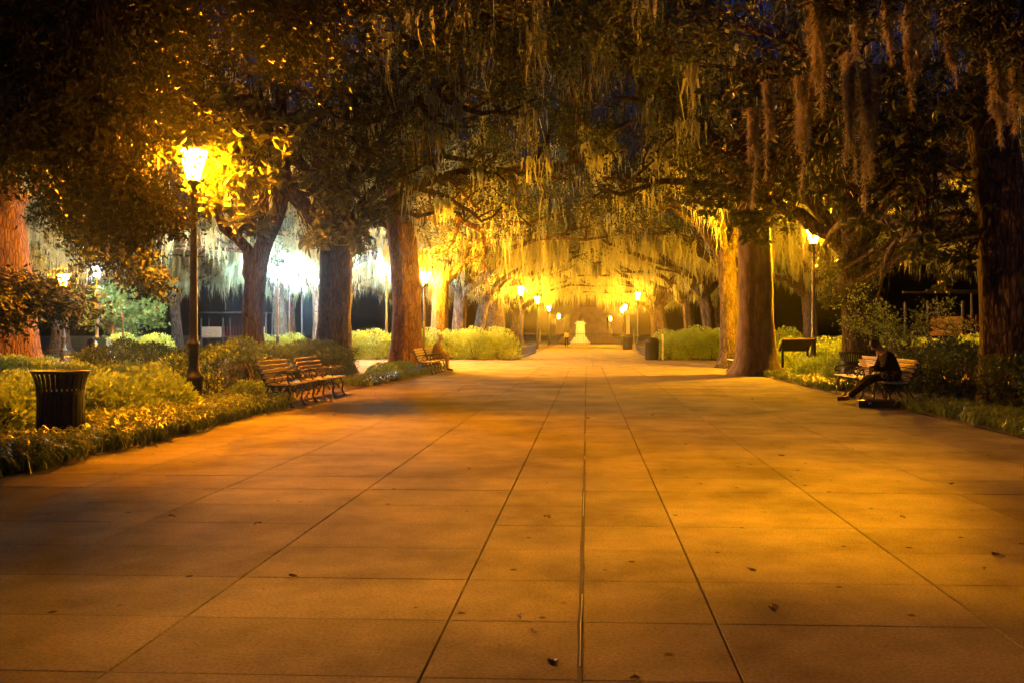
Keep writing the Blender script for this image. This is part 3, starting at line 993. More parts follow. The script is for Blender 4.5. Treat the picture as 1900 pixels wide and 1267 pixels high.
# forked magnolia by the tall left lamp
B = np.array((-9.0, 21.7, 0))
rel = lambda px, py, zc: at(px, py, zc) - B
blobs = []
for px, py, zc, r in ((430, 300, 16.2, .55), (470, 330, 15.6, .5), (500, 270, 16.6, .6), (420, 370, 15.5, .4), (465, 410, 15.3, .35),
                      (440, 240, 16.8, .7), (540, 250, 18, .7), (380, 215, 16, .7), (330, 235, 15.4, .5), (300, 270, 15.0, .45), (395, 330, 16.4, .5),
                      (350, 160, 16.5, .9), (450, 150, 17.5, 1.0), (560, 170, 18.5, 1.1), (630, 220, 19.5, 1.1), (520, 90, 18, 1.2), (640, 100, 19, 1.3),
                      (400, 70, 17, 1.2), (600, 330, 20, .9), (660, 330, 20.2, .9), (690, 400, 20.3, .6), (620, 400, 20, .7), (590, 280, 19.8, .9),
                      (700, 290, 20.5, .8), (660, 440, 20.3, .45), (590, 440, 20, .4), (680, 200, 20.5, 1.0), (720, 130, 21, 1.2), (250, 300, 14.8, .5)):
    blobs.append((at(px, py, zc), r))
bough_tree('magnolia_tree', 'dark forked magnolia with big glossy leaves around the tall left lamp', 101, B,
           [(0, 0, -0.1), (-0.1, 0, 1.6), (-.02, 0, 2.9), (0.18, 0, 3.8), (0.75, -0.2, 5.0), (1.0, -0.8, 7.0), (1.1, -1.3, 9.0)], [0.33, 0.28, 0.29, 0.24, 0.2, 0.16, 0.08],
           [(0.15, 0, 3.7), (0.75, -0.2, 5.4), (1.0, -0.8, 7.0), (1.1, -1.3, 8.6)], blobs, 'magnolia', 'bark_shaded', 0.24, 10, 15, True, 0.05, 0.42,
           forks=[([(-.05, 0, 2.7), (-.35, .1, 3.6), (-1.0, .2, 4.5), (-1.35, .2, 5.6), (-1.2, 0, 7.0)], .19, .07), ([(.3, 0, 3.9), (.15, .1, 5.2), (.35, 0, 6.6), (.2, -.3, 8)], .16, .05)])
# dark tree standing left of the view, its boughs filling the upper left
B = np.array((-13.5, 11.5, 0))
blobs = []
g = np.random.default_rng(5)
for i in range(46):
    px, py = g.uniform(-120, 330), g.uniform(-150, 300)
    zc = g.uniform(10.5, 15.5)
    blobs.append((at(px, py, zc), g.uniform(0.7, 1.15)))
for i in range(26):
    px, py = g.uniform(250, 760), g.uniform(-220, 110)
    zc = g.uniform(10.5, 16)
    blobs.append((at(px, py, zc), g.uniform(0.7, 1.2)))
for px, py, zc, r in ((120, 400, 15.5, .6), (90, 545, 14.8, .45), (140, 575, 15, .4), (20, 590, 14.2, .45),
                      (170, 350, 15, .6), (220, 430, 16, .5), (250, 500, 16.5, .45), (280, 530, 16.8, .35), (190, 470, 16, .45), (210, 330, 14.6, .4), (280, 385, 11.8, .4), (238, 395, 11.8, .4), (306, 408, 12.2, .25), (255, 430, 12, .35), (215, 420, 11.8, .4)):
    blobs.append((at(px, py, zc), r))
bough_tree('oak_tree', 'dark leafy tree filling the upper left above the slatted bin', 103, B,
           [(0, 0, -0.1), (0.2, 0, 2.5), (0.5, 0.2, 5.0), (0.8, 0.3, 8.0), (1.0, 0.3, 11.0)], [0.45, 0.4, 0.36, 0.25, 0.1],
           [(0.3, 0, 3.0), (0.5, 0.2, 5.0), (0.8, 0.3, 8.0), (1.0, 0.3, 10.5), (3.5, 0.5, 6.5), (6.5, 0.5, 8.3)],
           blobs, 'oak_shaded', 'bark', 0.12, 22, 26, False, 0.16, 0.42, moss_n=60)
# big dark trunk at the right edge, magnolia boughs reaching left
B = np.array((8.05, 15.8, 0))
blobs = []
for px, py, zc, r in ((1760, 330, 15.5, .8), (1700, 300, 15.2, .7), (1650, 330, 15, .6), (1720, 390, 15.3, .7), (1780, 400, 15.6, .7), (1740, 460, 15.4, .6),
                      (1690, 440, 15, .55), (1770, 490, 15.4, .5), (1640, 270, 15, .6), (1800, 260, 15.6, .8), (1740, 230, 15.2, .8), (1670, 210, 14.8, .8),
                      (1600, 230, 15, .7), (1560, 290, 15.4, .6), (1530, 350, 16, .5), (1620, 170, 14.5, .9), (1700, 130, 14.4, 1.0), (1790, 140, 15, 1.0),
                      (1540, 180, 15, .9), (1460, 230, 16, .9), (1450, 130, 16, 1.0), (1550, 80, 15, 1.0), (1640, 60, 14.5, 1.1), (1740, 40, 14.5, 1.1),
                      (1850, 60, 15, 1.1), (1400, 330, 17, .7), (1440, 390, 17.5, .6), (1360, 240, 17.5, .9), (1340, 120, 17, 1.1), (1600, 400, 16.2, .4),
                      (1430, 40, 16, 1.1), (1300, 30, 17, 1.1), (1565, 500, 25.5, .6), (1605, 520, 25.5, .6), (1540, 555, 26, .4), (1625, 560, 25.5, .5), (1590, 455, 26, .6), (1640, 480, 25, .6), (1530, 500, 26.5, .35), (1360, 400, 18, .6), (1392, 425, 18, .45), (1325, 365, 18, .6), (1300, 310, 18, .7)):
    blobs.append((at(px, py, zc), r))
bough_tree('magnolia_tree', 'big dark trunk rising from the hedge at the right edge', 107, B,
           [(0, 0, -0.1), (-0.05, 0, 2.0), (-0.15, 0, 4.0), (-0.32, 0, 5.6), (-0.2, 0.2, 8.0), (0.2, 0.3, 11)], [0.47, 0.43, 0.42, 0.40, 0.3, 0.14],
           [(-0.15, 0, 3.4), (-0.2, 0, 4.6), (-0.32, 0, 5.6), (-0.2, 0.2, 7.0), (-1.6, -0.3, 4.9), (-3.2, 0.0, 6.0), (0, 0.2, 9)],
           blobs, 'magnolia', 'bark', 0.19, 10, 15, True, 0.05, 0.45, 1.25)
# oak outside the view at right whose boughs and moss hang in at the top
B = np.array((11.0, 8.5, 0))
blobs = [(at(px, py, zc), r) for px, py, zc, r in (
    (1880, 40, 10, .5), (1830, 60, 10, .5), (1780, 20, 10, .5), (1700, -40, 10, .6), (1600, -60, 10.5, .6), (1500, -60, 11, .6), (1890, 110, 9.8, .4),
    (1420, -70, 11.5, .7), (1320, -90, 12, .8), (1860, -40, 10, .7), (1760, -80, 10, .7), (1200, -110, 12, .9), (1080, -130, 12, .9), (1560, 5, 10.8, .35))]
near_b = []  # unseen boughs arced round the near lamp, added to block its light
for az in (26, 38, 50, 62, 75, 88, 102, 116):
    for zz in (3.95, 4.7, 5.5):
        dd = 2.1 + .25 * math.sin(az * 1.7 + zz)
        near_b.append((np.array((6.6 - dd * math.sin(R(az)), 5.4 + dd * math.cos(R(az)), zz + .12 * math.sin(az))), .55))
for az in (112, 124, 136):
    near_b.append((np.array((6.6 - 1.9 * math.sin(R(az)), 5.4 + 1.9 * math.cos(R(az)), 3.25)), .5))
near_b += [(np.array((5.65, 5.2, 2.95)), .5), (np.array((5.6, 5.9, 2.95)), .5), (np.array((5.7, 4.6, 3.0)), .45)]
bough_tree('oak_tree', 'oak bough of narrow leaves hanging in at the top right corner', 109, B,
           [(0, 0, -0.1), (-0.2, 0.1, 2.5), (-0.5, 0.3, 5.0), (-0.8, 0.5, 8.0)], [0.5, 0.44, 0.4, 0.2],
           [(-0.5, 0.3, 5.0), (-0.8, 0.5, 7.5), (-3.5, 1.0, 5.6), (-6, 1.6, 6.3), (-9, 2.5, 6.8)], blobs, 'oak', 'bark', 0.12, 20, 18, False, 0.13, 0.24)

bough_tree('magnolia_tree', 'added magnolia out of view at the right edge of the path, placed to shade the near lamp', 113, (6.5, 6.68, 0),
           [(0, 0, -0.1), (0, 0, 2.0), (0, 0, 4.0), (0.05, 0, 6.0), (0.2, 0.3, 9)], [0.56, 0.52, 0.5, 0.42, 0.15],
           [(0, 0, 4.4), (0, 0, 5.6), (0.1, 0.1, 7)], near_b, 'magnolia', 'bark', 0.22, 10, 24, True, 0.05, 0.45)
print('moss tufts')
G_M = 'long moss tufts hanging at the upper right'
for i, (lb, px, py, zc, L, w) in enumerate((
        ('longest bright moss tuft hanging from the top edge at right', 1518, -10, 11, 1.75, .42),
        ('moss tuft left of the right lamp, ending just above it', 1488, 150, 13, 1.95, .30),
        ('moss tuft pair, left one, above the right lamp', 1578, 110, 13, 2.1, .30),
        ('moss tuft pair, right one, above the right lamp', 1612, 140, 13, 2.25, .36),
        ('thin moss tuft hanging far left of the right lamp', 1428, 160, 14, 1.7, .2),
        ('thin moss thread between the longest tuft and the lamp', 1398, 210, 14.5, 1.8, .16),
        ('short moss tuft beside the longest one at the top', 1594, 10, 11.5, .8, .26),
        ('short moss tuft high up right of the pair', 1655, -5, 11.5, 1.05, .22),
        ('broad dim moss tuft above the dark boughs at right', 1692, -10, 12.5, 1.9, .42),
        ('broad moss tuft in front of the big right trunk', 1858, 90, 10.5, 1.35, .36),
        ('moss tuft cut by the right edge of the frame', 1896, 70, 10, 1.25, .3),
        ('narrow dim moss tuft left of the big right trunk', 1768, 20, 12, 1.2, .26),
)):
    p = at(px, py, zc)
    me = fuzzy_moss('moss_tuft', (0, 0, 0), L, w, np.random.default_rng(200 + i), int(1500 + 2600 * L * w))
    o = link('moss_tuft', me, M['moss_lamplit'])
    o.location = p
    tag(o, lb, 'moss', G_M)
for i, (lb, px, py, zc, L, w) in enumerate((
        ('golden moss tuft left of the tall left lamp', 208, 330, 14.2, 1.45, .2),
        ('thin golden moss thread beside the tuft left of the tall lamp', 226, 350, 14.3, 1.2, .14))):
    me = fuzzy_moss('moss_tuft', (0, 0, 0), L, w, np.random.default_rng(240 + i), 1500)
    o = link('moss_tuft', me, M['moss_lamplit'])
    o.location = at(px, py, zc)
    tag(o, lb, 'moss', 'golden moss tufts near the tall left lamp')

# small trees
t = Tree(121, 6)
t.trunk([(0, 0, -0.05), (0.02, 0, 0.5), (0.0, 0.02, 1.1)], [0.09, 0.075, 0.07], 10, 0.03, 1.5)
for i in range(9):
    az = i / 9 * 6.28 + t.g.uniform(-.3, .3)
    L = t.g.uniform(1.3, 2.1)
    d = np.array((math.cos(az), math.sin(az), 0))
    s0 = np.array((0, 0, t.g.uniform(0.55, 1.1)))
    P = t.limb([s0, s0 + d * L * 0.4 + (0, 0, L * t.g.uniform(.25, .7)), s0 + d * L + (0, 0, L * t.g.uniform(.2, .9))], 0.035, 0.01, 0, 9)
    t.sprout(P, L, 0.03, 0, 2, (5, 3), 0.0, 0.42, 0.3)
finish('maple_tree', 'small yellow-lit maple with thin spreading branches behind the right hedge', (8.7, 22.6, 0), 0, 1.0,
       t.w.mesh('trunk', True), t.leaves(5, 0.10, 0.085, 0.5), None, 'bark_smooth', 'azalea')
t = Tree(131, 6)
t.trunk([(0, 0, -0.05), (0, 0, 1.0), (0.05, 0, 2.0)], [0.12, 0.10, 0.09], 10, 0.03, 1.4)
for i in range(9):
    az = i / 9 * 6.28
    L = t.g.uniform(2.0, 3.2)
    d = np.array((math.cos(az), math.sin(az), 0))
    s0 = np.array((0, 0, t.g.uniform(1.3, 2.0)))
    P = t.limb([s0, s0 + d * L * 0.5 + (0, 0, L * .4), s0 + d * L * .9 + (0, 0, L * t.g.uniform(.2, 1.0))], 0.05, 0.015, 0, 9)
    t.sprout(P, L, 0.04, 0, 2, (6, 4), 0.02, 0.42, 0.3)
finish('young_tree', 'low bright green tree under the white lamp at far left', (-30.0, 50, 0), 0, 1.0,
       t.w.mesh('trunk', True), t.leaves(18, 0.26, 0.2, 0.6), None, 'bark_smooth', 'green')
mb = MB()
mb.tube([(0, 0, -0.02), (0.01, 0, 1.2), (-0.02, 0.02, 2.6)], [0.05, 0.04, 0.03], 8)
o = mb.build('sapling', M['bark_smooth'])
o.location = (*at(228, 620, 42)[:2], 0)
tag(o, 'thin pale sapling stem standing before the dark lawn at left', 'sapling')

# ------------------------------------------------------------------ shrubs, hedges, ground cover
print('shrubs')


def shrub_mesh(seed, rx, ry, rz, n, leaf, wr=0.42, lump=0.25):
    g = np.random.default_rng(seed)
    # lumpy dome with sprigs sticking out
    k = 34
    az = g.uniform(0, 2 * math.pi, k); el = np.arcsin(g.uniform(-0.1, 1, k))
    lobes = np.stack([np.cos(el) * np.cos(az), np.cos(el) * np.sin(az), np.sin(el)], -1)
    hgt = 1 + lump * g.uniform(-1, 0.8, k)
    az = g.uniform(0, 2 * math.pi, n); s = g.uniform(-0.15, 1, n); el = np.arcsin(s)
    D = np.stack([np.cos(el) * np.cos(az), np.cos(el) * np.sin(az), np.sin(el)], -1)
    w = np.exp(9 * (D @ lobes.T - 1))
    f = (w * hgt).sum(1) / w.sum(1)
    r = f * (1 - 0.35 * g.uniform(0, 1, n) ** 1.6)
    C = D * r[:, None] * np.array((rx, ry, rz)) + np.array((0, 0, rz * 0.16))
    A = unit(D * 0.7 + g.normal(size=(n, 3)) * 0.8 + np.array((0, 0, 0.35)))
    return leaf_mesh('foliage', C, A, leaf * g.uniform(0.6, 1.25, n), wr, g)


def twig_mesh(seed, rx, ry, rz, n=26):
    g = np.random.default_rng(seed)
    mb = MB()
    for i in range(n):
        a = g.uniform(0, 6.28)
        e = np.array((math.cos(a) * rx * g.uniform(.2, .8), math.sin(a) * ry * g.uniform(.2, .8), rz * g.uniform(.5, .95)))
        b0 = np.array((math.cos(a) * 0.08, math.sin(a) * 0.08, -0.02))
        mb.tube(spline([b0, e * 0.5 + g.normal(size=3) * 0.05, e], 5), np.linspace(0.012, 0.004, 5), 4, False)
    return mb.mesh('stems', True)


AZ = [(shrub_mesh(300 + i, .82, .82, .66, 2100, .105, .45, .4), twig_mesh(310 + i, .8, .8, .5)) for i in range(3)]
BIG = [(shrub_mesh(320 + i, 1.2, 1.2, 1.45, 3200, .13, 0.4, 0.35), twig_mesh(330 + i, 1.2, 1.2, 1.3)) for i in range(3)]
for a, b in AZ:
    a.materials.append(M['azalea']); b.materials.append(M['bark'])
for a, b in BIG:
    a.materials.append(M['azalea']); b.materials.append(M['bark'])


def shrub(lib, i, x, y, s, label, group, name='azalea_shrub', sz=None):
    o = empty(name, (x, y, 0), random.uniform(0, 6.28))
    o.scale = (s, s, sz or s)
    tag(o, label, 'shrub', group)
    link('foliage', lib[i % 3][0], None, o)
    link('stems', lib[i % 3][1], None, o)
    return o


ORD = ('first', 'second', 'third', 'fourth', 'fifth', 'sixth', 'seventh', 'eighth', 'ninth', 'tenth', 'eleventh', 'twelfth')
g = np.random.default_rng(17)
k = 0
for y in np.arange(8.2, 22.5, 1.12):
    for x in np.arange(-7.3, -17.5, -1.15):
        if y < 12.2 and x > -7.6: continue
        if x < -17.2 + 0.2 * (22 - y) * 0: continue
        if y > 15.4 and x > -9.4: continue
        if abs(x + 7.45) < 0.9 and abs(y - 15.05) < 0.9: continue
        if y > 18.5 and x > -11.5: continue
        if x < -6.2 - y * 0.72: continue
        shrub(AZ, k, x + g.uniform(-.3, .3), y + g.uniform(-.3, .3), g.uniform(.85, 1.12),
              'low lit azalea shrub in the bed between the slatted bin and the tall left lamp', 'azaleas in the left bed')
        k += 1
shrub(AZ, 1, -6.75, 15.9, .62, 'small rounded bright shrub right beside the foot of the tall left lamp', None)
for i, (x, y) in enumerate(((-6.6, 26.2), (-7.0, 27.6), (-6.9, 29.4), (-7.2, 31.0))):
    shrub(AZ, k, x, y, .8, ORD[i] + ' low shrub along the lit strip from the hedge to the far bench', 'shrubs by the far bench', sz=.55); k += 1
for i, (x, y) in enumerate(((-4.9, 45.2), (-6.3, 45.0), (-7.6, 45.3), (-9.0, 45.0), (-10.4, 45.4), (-5.5, 46.8), (-7.0, 47.0), (-11.8, 45.2), (-13.2, 45.4))):
    shrub(BIG, i, x, y, g.uniform(.95, 1.12), ORD[i] + ' tall yellow-green bush left of the far path, counted from the path' if i not in (5, 6) else 'tall bush of the back row left of the far path, ' + ('nearer the path' if i == 5 else 'farther from the path'), 'bushes left of the far path', 'bush')
for i, (x, y) in enumerate(((4.6, 45.4), (5.8, 45.1), (7.0, 45.3), (8.3, 45.0), (9.6, 45.3), (5.2, 46.9), (6.6, 47.0), (11.0, 45.2))):
    shrub(BIG, i, x, y, g.uniform(.9, 1.1), ORD[i] + ' tall bush right of the far path, counted from the path' if i not in (5, 6) else 'tall bush of the back row right of the far path, ' + ('nearer the path' if i == 5 else 'farther from the path'), 'bushes right of the far path', 'bush')
for i, (x, y) in enumerate(sorted(((8.9, 30.4), (9.9, 29.6), (9.3, 28.2), (11.5, 29.4), (12.6, 30.2), (13.8, 29.2), (8.6, 33.9), (10.0, 34.2), (15, 30), (12.9, 27.5)), key=lambda q: q[0] / q[1])):
    shrub(BIG, i, x, y, g.uniform(.75, 1.0), ORD[i] + ' from the left of the tall bushes around the right lamp and info panel', 'bushes behind the right lamp', 'bush', g.uniform(.6, .95))
for i, (x, y) in enumerate(sorted(((6.9, 24.8), (7.6, 23.6), (8.4, 25.6), (7.3, 26.2), (9.5, 24.4), (8.6, 23.0), (9.0, 27.0), (10.3, 26.0), (6.9, 31.2), (7.9, 31.8)), key=lambda q: q[0] / q[1])):
    shrub(AZ, i, x, y, g.uniform(.85, 1.1), ORD[i] + ' from the left of the low lit shrubs between right bench and lamp', 'shrubs by the right lamp')
for i, (px, zc) in enumerate(((90, 40), (130, 39), (150, 41), (395, 40), (420, 38), (440, 41), (520, 37), (555, 38), (650, 38), (680, 40), (705, 39), (735, 41))):
    p = at(px, 620, zc)
    if YC0 - .8 < p[1] < YC1 + .8: p[1] = YC1 + 1.6 + 0.5 * (i % 3)
    shrub(BIG, i, p[0], p[1], .85, ORD[i] + ' from the left of the pale green bushes near the white lamps', 'bushes by the white lamps', 'bush')


def hedge(name, label, x0, x1, y0, y1, h, seed, n, leaf=0.07):
    g = np.random.default_rng(seed)
    lx, ly = x1 - x0, y1 - y0
    areas = np.array([lx * ly, ly * h, ly * h, lx * h, lx * h])
    f = g.choice(5, n, p=areas / areas.sum())
    u, v = g.uniform(0, 1, n), g.uniform(0, 1, n)
    P = np.zeros((n, 3)); N = np.zeros((n, 3))
    for i, (fx, nx) in enumerate(((None, (0, 0, 1)), (0, (-1, 0, 0)), (1, (1, 0, 0)), (2, (0, -1, 0)), (3, (0, 1, 0)))):
        m = f == i
        if i == 0: P[m] = np.stack([x0 + lx * u[m], y0 + ly * v[m], np.full(m.sum(), h)], -1)
        elif i == 1: P[m] = np.stack([np.full(m.sum(), x0), y0 + ly * u[m], h * v[m]], -1)
        elif i == 2: P[m] = np.stack([np.full(m.sum(), x1), y0 + ly * u[m], h * v[m]], -1)
        elif i == 3: P[m] = np.stack([x0 + lx * u[m], np.full(m.sum(), y0), h * v[m]], -1)
        else: P[m] = np.stack([x0 + lx * u[m], np.full(m.sum(), y1), h * v[m]], -1)
        N[m] = nx
    lump = 0.13 * np.sin(P[:, 0] * 2.3 + 1.7 * np.sin(P[:, 1] * 1.1)) + 0.11 * np.sin(P[:, 1] * 2.9 + P[:, 2] * 3) + 0.08 * np.sin(P[:, 1] * 6.1 + P[:, 0] * 4.7)
    # round the shoulders
    cx, cyy = (x0 + x1) / 2, (y0 + y1) / 2
    ex = np.clip((np.abs(P[:, 0] - cx) / (lx / 2)) ** 4, 0, 1) + np.clip((np.abs(P[:, 1] - cyy) / (ly / 2)) ** 14, 0, 1)
    P[:, 2] -= np.where(f == 0, 0.16 * ex, 0)
    tz = np.clip(P[:, 2] / h, 0, 1) ** 6
    P[:, 0] -= np.where((f == 1) | (f == 2), N[:, 0] * 0.18 * tz, 0)
    P += N * (lump + g.normal(size=n) * 0.04 - 0.10 * g.uniform(0, 1, n) ** 2)[:, None]
    P[:, 2] = np.maximum(P[:, 2], 0.02)
    A = unit(N * 0.7 + g.normal(size=(n, 3)) * 0.7 + np.array((0, 0, 0.3)))
    o = empty(name, (0, 0, 0))
    tag(o, label, 'hedge')
    link('foliage', leaf_mesh('foliage', P, A, leaf * g.uniform(.6, 1.25, n), 0.5, g), M['hedge'], o)
    mb = MB()
    for y in np.arange(y0 + .3, y1 - .2, .45):
        for x in np.arange(x0 + .35, x1 - .25, .5):
            b0 = np.array((x, y, -0.02))
            for q in range(3):
                e = b0 + np.array((g.uniform(-.3, .3), g.uniform(-.3, .3), h * g.uniform(.7, .92)))
                mb.tube(spline([b0, (b0 + e) / 2 + g.normal(size=3) * .05, e], 4), np.linspace(.016, .005, 4), 4, False)
    mb.build('stems', M['bark'], o)
    return o


hedge('hedge', 'dark clipped hedge behind the two left benches', -9.1, -7.25, 17.0, 25.3, 0.98, 401, 26000)
hedge('hedge', 'low dark hedge between the azalea bed and the forked trunk', -13.5, -9.6, 20.3, 22.4, 0.95, 403, 16000)
hedge('hedge', 'dark clipped hedge on the right with a lit top, beside the big trunk', 7.15, 9.3, 7.2, 15.0, 1.02, 405, 26000)
hedge('hedge', 'lit clipped hedge behind the reading person on the right', 7.6, 12.0, 16.9, 20.8, 1.0, 407, 24000)


def tufts(name, label, pts, seed, blades=24, length=0.42, parent=None):
    """arching grass-like blades"""
    g = np.random.default_rng(seed)
    pts = np.asarray(pts)
    n = len(pts) * blades
    C = np.repeat(pts, blades, 0) + np.concatenate([g.normal(size=(n, 2)) * 0.07, np.zeros((n, 1))], 1)
    az = g.uniform(0, 6.28, n)
    D = np.stack([np.cos(az), np.sin(az), np.zeros(n)], -1)
    L = length * g.uniform(.6, 1.25, n)
    out = g.uniform(.35, 1.0, n)
    P0 = C
    P1 = C + D * (L * .30 * out)[:, None] + np.stack([np.zeros(n), np.zeros(n), L * .55], -1)
    P2 = C + D * (L * .70 * out)[:, None] + np.stack([np.zeros(n), np.zeros(n), L * (.75 - .3 * out)], -1)
    P3 = C + D * (L * 1.0 * out)[:, None] + np.stack([np.zeros(n), np.zeros(n), L * (.72 - .62 * out)], -1)
    S = np.stack([-np.sin(az), np.cos(az), np.zeros(n)], -1) * 0.0085
    V = np.stack([P0 - S, P0 + S, P1 - S, P1 + S, P2 - S, P2 + S, P3], 1).reshape(-1, 3)
    V[:, 2] = np.maximum(V[:, 2], 0.01)
    i = np.arange(n)[:, None] * 7
    o = link(name, np_mesh(name, V, [np.vstack([i + np.array([[0, 1, 3, 2]]), i + np.array([[2, 3, 5, 4]])]), i + np.array([[4, 5, 6]])]), M['blade'])
    return tag(o, label, 'ground cover', kind='stuff')


g = np.random.default_rng(19)
def strip(x0, x1, y0, y1, n):
    return np.stack([g.uniform(x0, x1, n), g.uniform(y0, y1, n), np.full(n, 0.01)], -1)
bin_at = at(113, 815, 10.75)
near_pts = np.vstack([strip(-7.3, -5.62, 5.4, 12.2, 420), strip(-7.1, -5.75, 12.2, 15.6, 190)])
near_pts = near_pts[(np.hypot(near_pts[:, 0] - bin_at[0] - .25, near_pts[:, 1] - bin_at[1] + .55) > .85)]
tufts('border_grass', 'arching grassy border along the left edge of the path by the slatted bin', near_pts, 501)
tufts('border_grass', 'lit grassy border between the hedge and the far left bench', strip(-6.9, -5.75, 21.5, 33.5, 330), 503, 24, .3)
tufts('border_grass', 'lit grassy border below the right lamp beside the bench', np.vstack([strip(6.0, 8.2, 20.3, 27.5, 420), strip(6.0, 7.5, 27.5, 33, 120)]), 505, 24, .3)
tufts('border_grass', 'dark grassy border at the foot of the right hedge', strip(5.95, 7.1, 7.0, 15.6, 300), 507, 24, .3)


# ------------------------------------------------------------------ benches
def arc(cx, cz, r, a0, a1, n=10):
    a = np.radians(np.linspace(a0, a1, n))
    return np.stack([cx + r * np.cos(a), np.zeros(n), cz + r * np.sin(a)], -1)


def iron_end():
    """scrolled cast end frame in the x-z plane, x forward"""
    mb = MB()
    q = [np.array((0.02, 0, .42)), np.array((-.06, 0, .55)), np.array((-.14, 0, .72)), np.array((-.20, 0, .90))]
    mb.tube(spline(q, 9), .018, 6)
    mb.tube(spline([(0.02, 0, .42), (.25, 0, .40), (.50, 0, .43)], 8), .018, 6)
    mb.tube(spline([(.06, 0, .41), (.00, 0, .26), (-.10, 0, .12), (-.14, 0, .012)], 9), .02, 6)          # rear leg
    mb.tube(spline([(.40, 0, .42), (.47, 0, .28), (.45, 0, .13), (.52, 0, .012)], 9), .02, 6)           # front leg
    mb.tube(arc(.20, .10, .20, 20, 160), .015, 6)                                                       # arched stay
    mb.tube(arc(.20, .33, .07, 0, 350, 14), .011, 5)
    mb.tube(spline([(-.09, 0, .62), (.08, 0, .66), (.30, 0, .665), (.46, 0, .65), (.53, 0, .58), (.49, 0, .53), (.45, 0, .56)], 18), .017, 6)  # arm with scroll
    mb.tube(spline([(.47, 0, .44), (.42, 0, .52), (.44, 0, .62)], 6), .014, 6)
    mb.tube(arc(.24, .55, .085, 0, 350, 14), .010, 5)
    mb.box((-.14, 0, .010), (.09, .05, .02)); mb.box((.52, 0, .010), (.10, .05, .02))
    return mb.mesh('end_frame', True)


IRON_END = iron_end(); IRON_END.materials.append(M['iron'])
BL = 1.45


def rotY(a):
    c, s = math.cos(a), math.sin(a)
    return np.array([(c, 0, s), (0, 1, 0), (-s, 0, c)])


def slat_mesh(w, th):
    mb = MB()
    b = 0.006
    l = BL / 2
    x, z = w / 2, th / 2
    V = np.array([(-x, -l, -z + b), (-x, -l, z - b), (-x + b, -l, z), (x - b, -l, z), (x, -l, z - b), (x, -l, -z + b), (x - b, -l, -z), (-x + b, -l, -z)])
    V2 = V.copy(); V2[:, 1] = l
    F = [(i, (i + 1) % 8, (i + 1) % 8 + 8, i + 8) for i in range(8)]
    mb.add(np.vstack([V, V2]), F + [(0, 7, 6, 1), (1, 6, 5, 2), (2, 5, 4, 3), (8, 9, 14, 15), (9, 10, 13, 14), (10, 11, 12, 13)])
    me = mb.mesh('slat'); me.materials.append(M['wood'])
    return me


SLAT_B, SLAT_S = slat_mesh(.078, .028), slat_mesh(.085, .03)


def bench(label, x, y, rz, group):
    o = empty('park_bench', (x, y, 0), rz)
    tag(o, label, 'bench', group)
    for yy in (-BL / 2 + .05, BL / 2 - .05, 0):
        e = link('end_frame', IRON_END, None, o)
        e.location = (0, yy, 0)
    for i in range(5):
        s = link('back_slat', SLAT_B, None, o)
        t = (i + .5) / 5
        s.location = (0.035 - .215 * t + .01, 0, .47 + .43 * t)
        s.rotation_euler = (0, R(90 - 25), 0)
        s.rotation_euler = (0, -R(65), 0)
    for i in range(5):
        s = link('seat_slat', SLAT_S, None, o)
        s.location = (.085 + .098 * i, 0, .446 - .012 * math.sin(i / 4 * math.pi))
    return o


GB = 'cast-iron and timber park benches'
bench('nearer of the two empty slatted benches on the left, beside the tall lamp', -6.15, 15.95, 0, GB)
bench('farther of the two empty slatted benches on the left, before the dark hedge', -6.12, 17.85, 0, GB)
bench('nearer of the two far left benches, empty, by the lamp', -5.95, 29.0, 0, GB)
bench('farther far left bench with the person in tan sitting on it', -5.95, 30.9, 0, GB)
bench('bench on the right with the dark reading person on it', 6.4, 17.0, math.pi, GB)
bench('empty bench on the right just beyond the reading person', 6.45, 18.9, math.pi, GB)
bench('bench half hidden behind the big smooth trunk on the right', 5.9, 30.6, math.pi, GB)


# ------------------------------------------------------------------ bins
def bin_parts():
    ring = MB()
    ring.lathe([(.355, .885), (.385, .90), (.39, .915), (.36, .925), (.34, .905)], 28)
    band = MB()
    band.lathe([(.312, 0), (.317, 0), (.317, .06), (.312, .06)], 28)
    liner = MB()
    liner.lathe([(.27, .03), (.295, .05), (.298, .62), (.28, .62), (.27, .1)], 24)
    slat = MB()
    P = [(.305, 0.03), (.308, .30), (.308, .60), (.318, .72), (.34, .82), (.375, .90)]
    w = .021
    V = np.array([(r, s * w, z) for (r, z) in P for s in (-1, 1)] + [(r - .008, s * w, z) for (r, z) in P for s in (-1, 1)])
    k = len(P)
    F = [(2 * i, 2 * i + 1, 2 * i + 3, 2 * i + 2) for i in range(k - 1)] + [(2 * k + 2 * i, 2 * k + 2 * i + 2, 2 * k + 2 * i + 3, 2 * k + 2 * i + 1) for i in range(k - 1)]
    F += [(2 * i, 2 * i + 2, 2 * k + 2 * i + 2, 2 * k + 2 * i) for i in range(k - 1)] + [(2 * i + 1, 2 * k + 2 * i + 1, 2 * k + 2 * i + 3, 2 * i + 3) for i in range(k - 1)]
    slat.add(V, F)
    ms = [m.mesh(n, sm) for m, n, sm in ((ring, 'rim', True), (band, 'band', False), (liner, 'liner', True), (slat, 'slat', False))]
    for m in ms: m.materials.append(M['steel'])
    return ms


BP = bin_parts()


def slat_bin(label, x, y, rz=0.0):
    o = empty('litter_bin', (x, y, 0), rz)
    o.scale = (.9, .9, 1.0)
    tag(o, label, 'bin')
    for m, n in zip(BP[:3], ('rim', 'band', 'liner')):
        q = link(n, m, None, o)
        if n == 'band':
            q.location = (0, 0, .60)
            link('band', m, None, o).location = (0, 0, .04)
    for i in range(30):
        s = link('slat', BP[3], None, o)
        s.rotation_euler = (0, 0, i / 30 * 2 * math.pi)
    return o


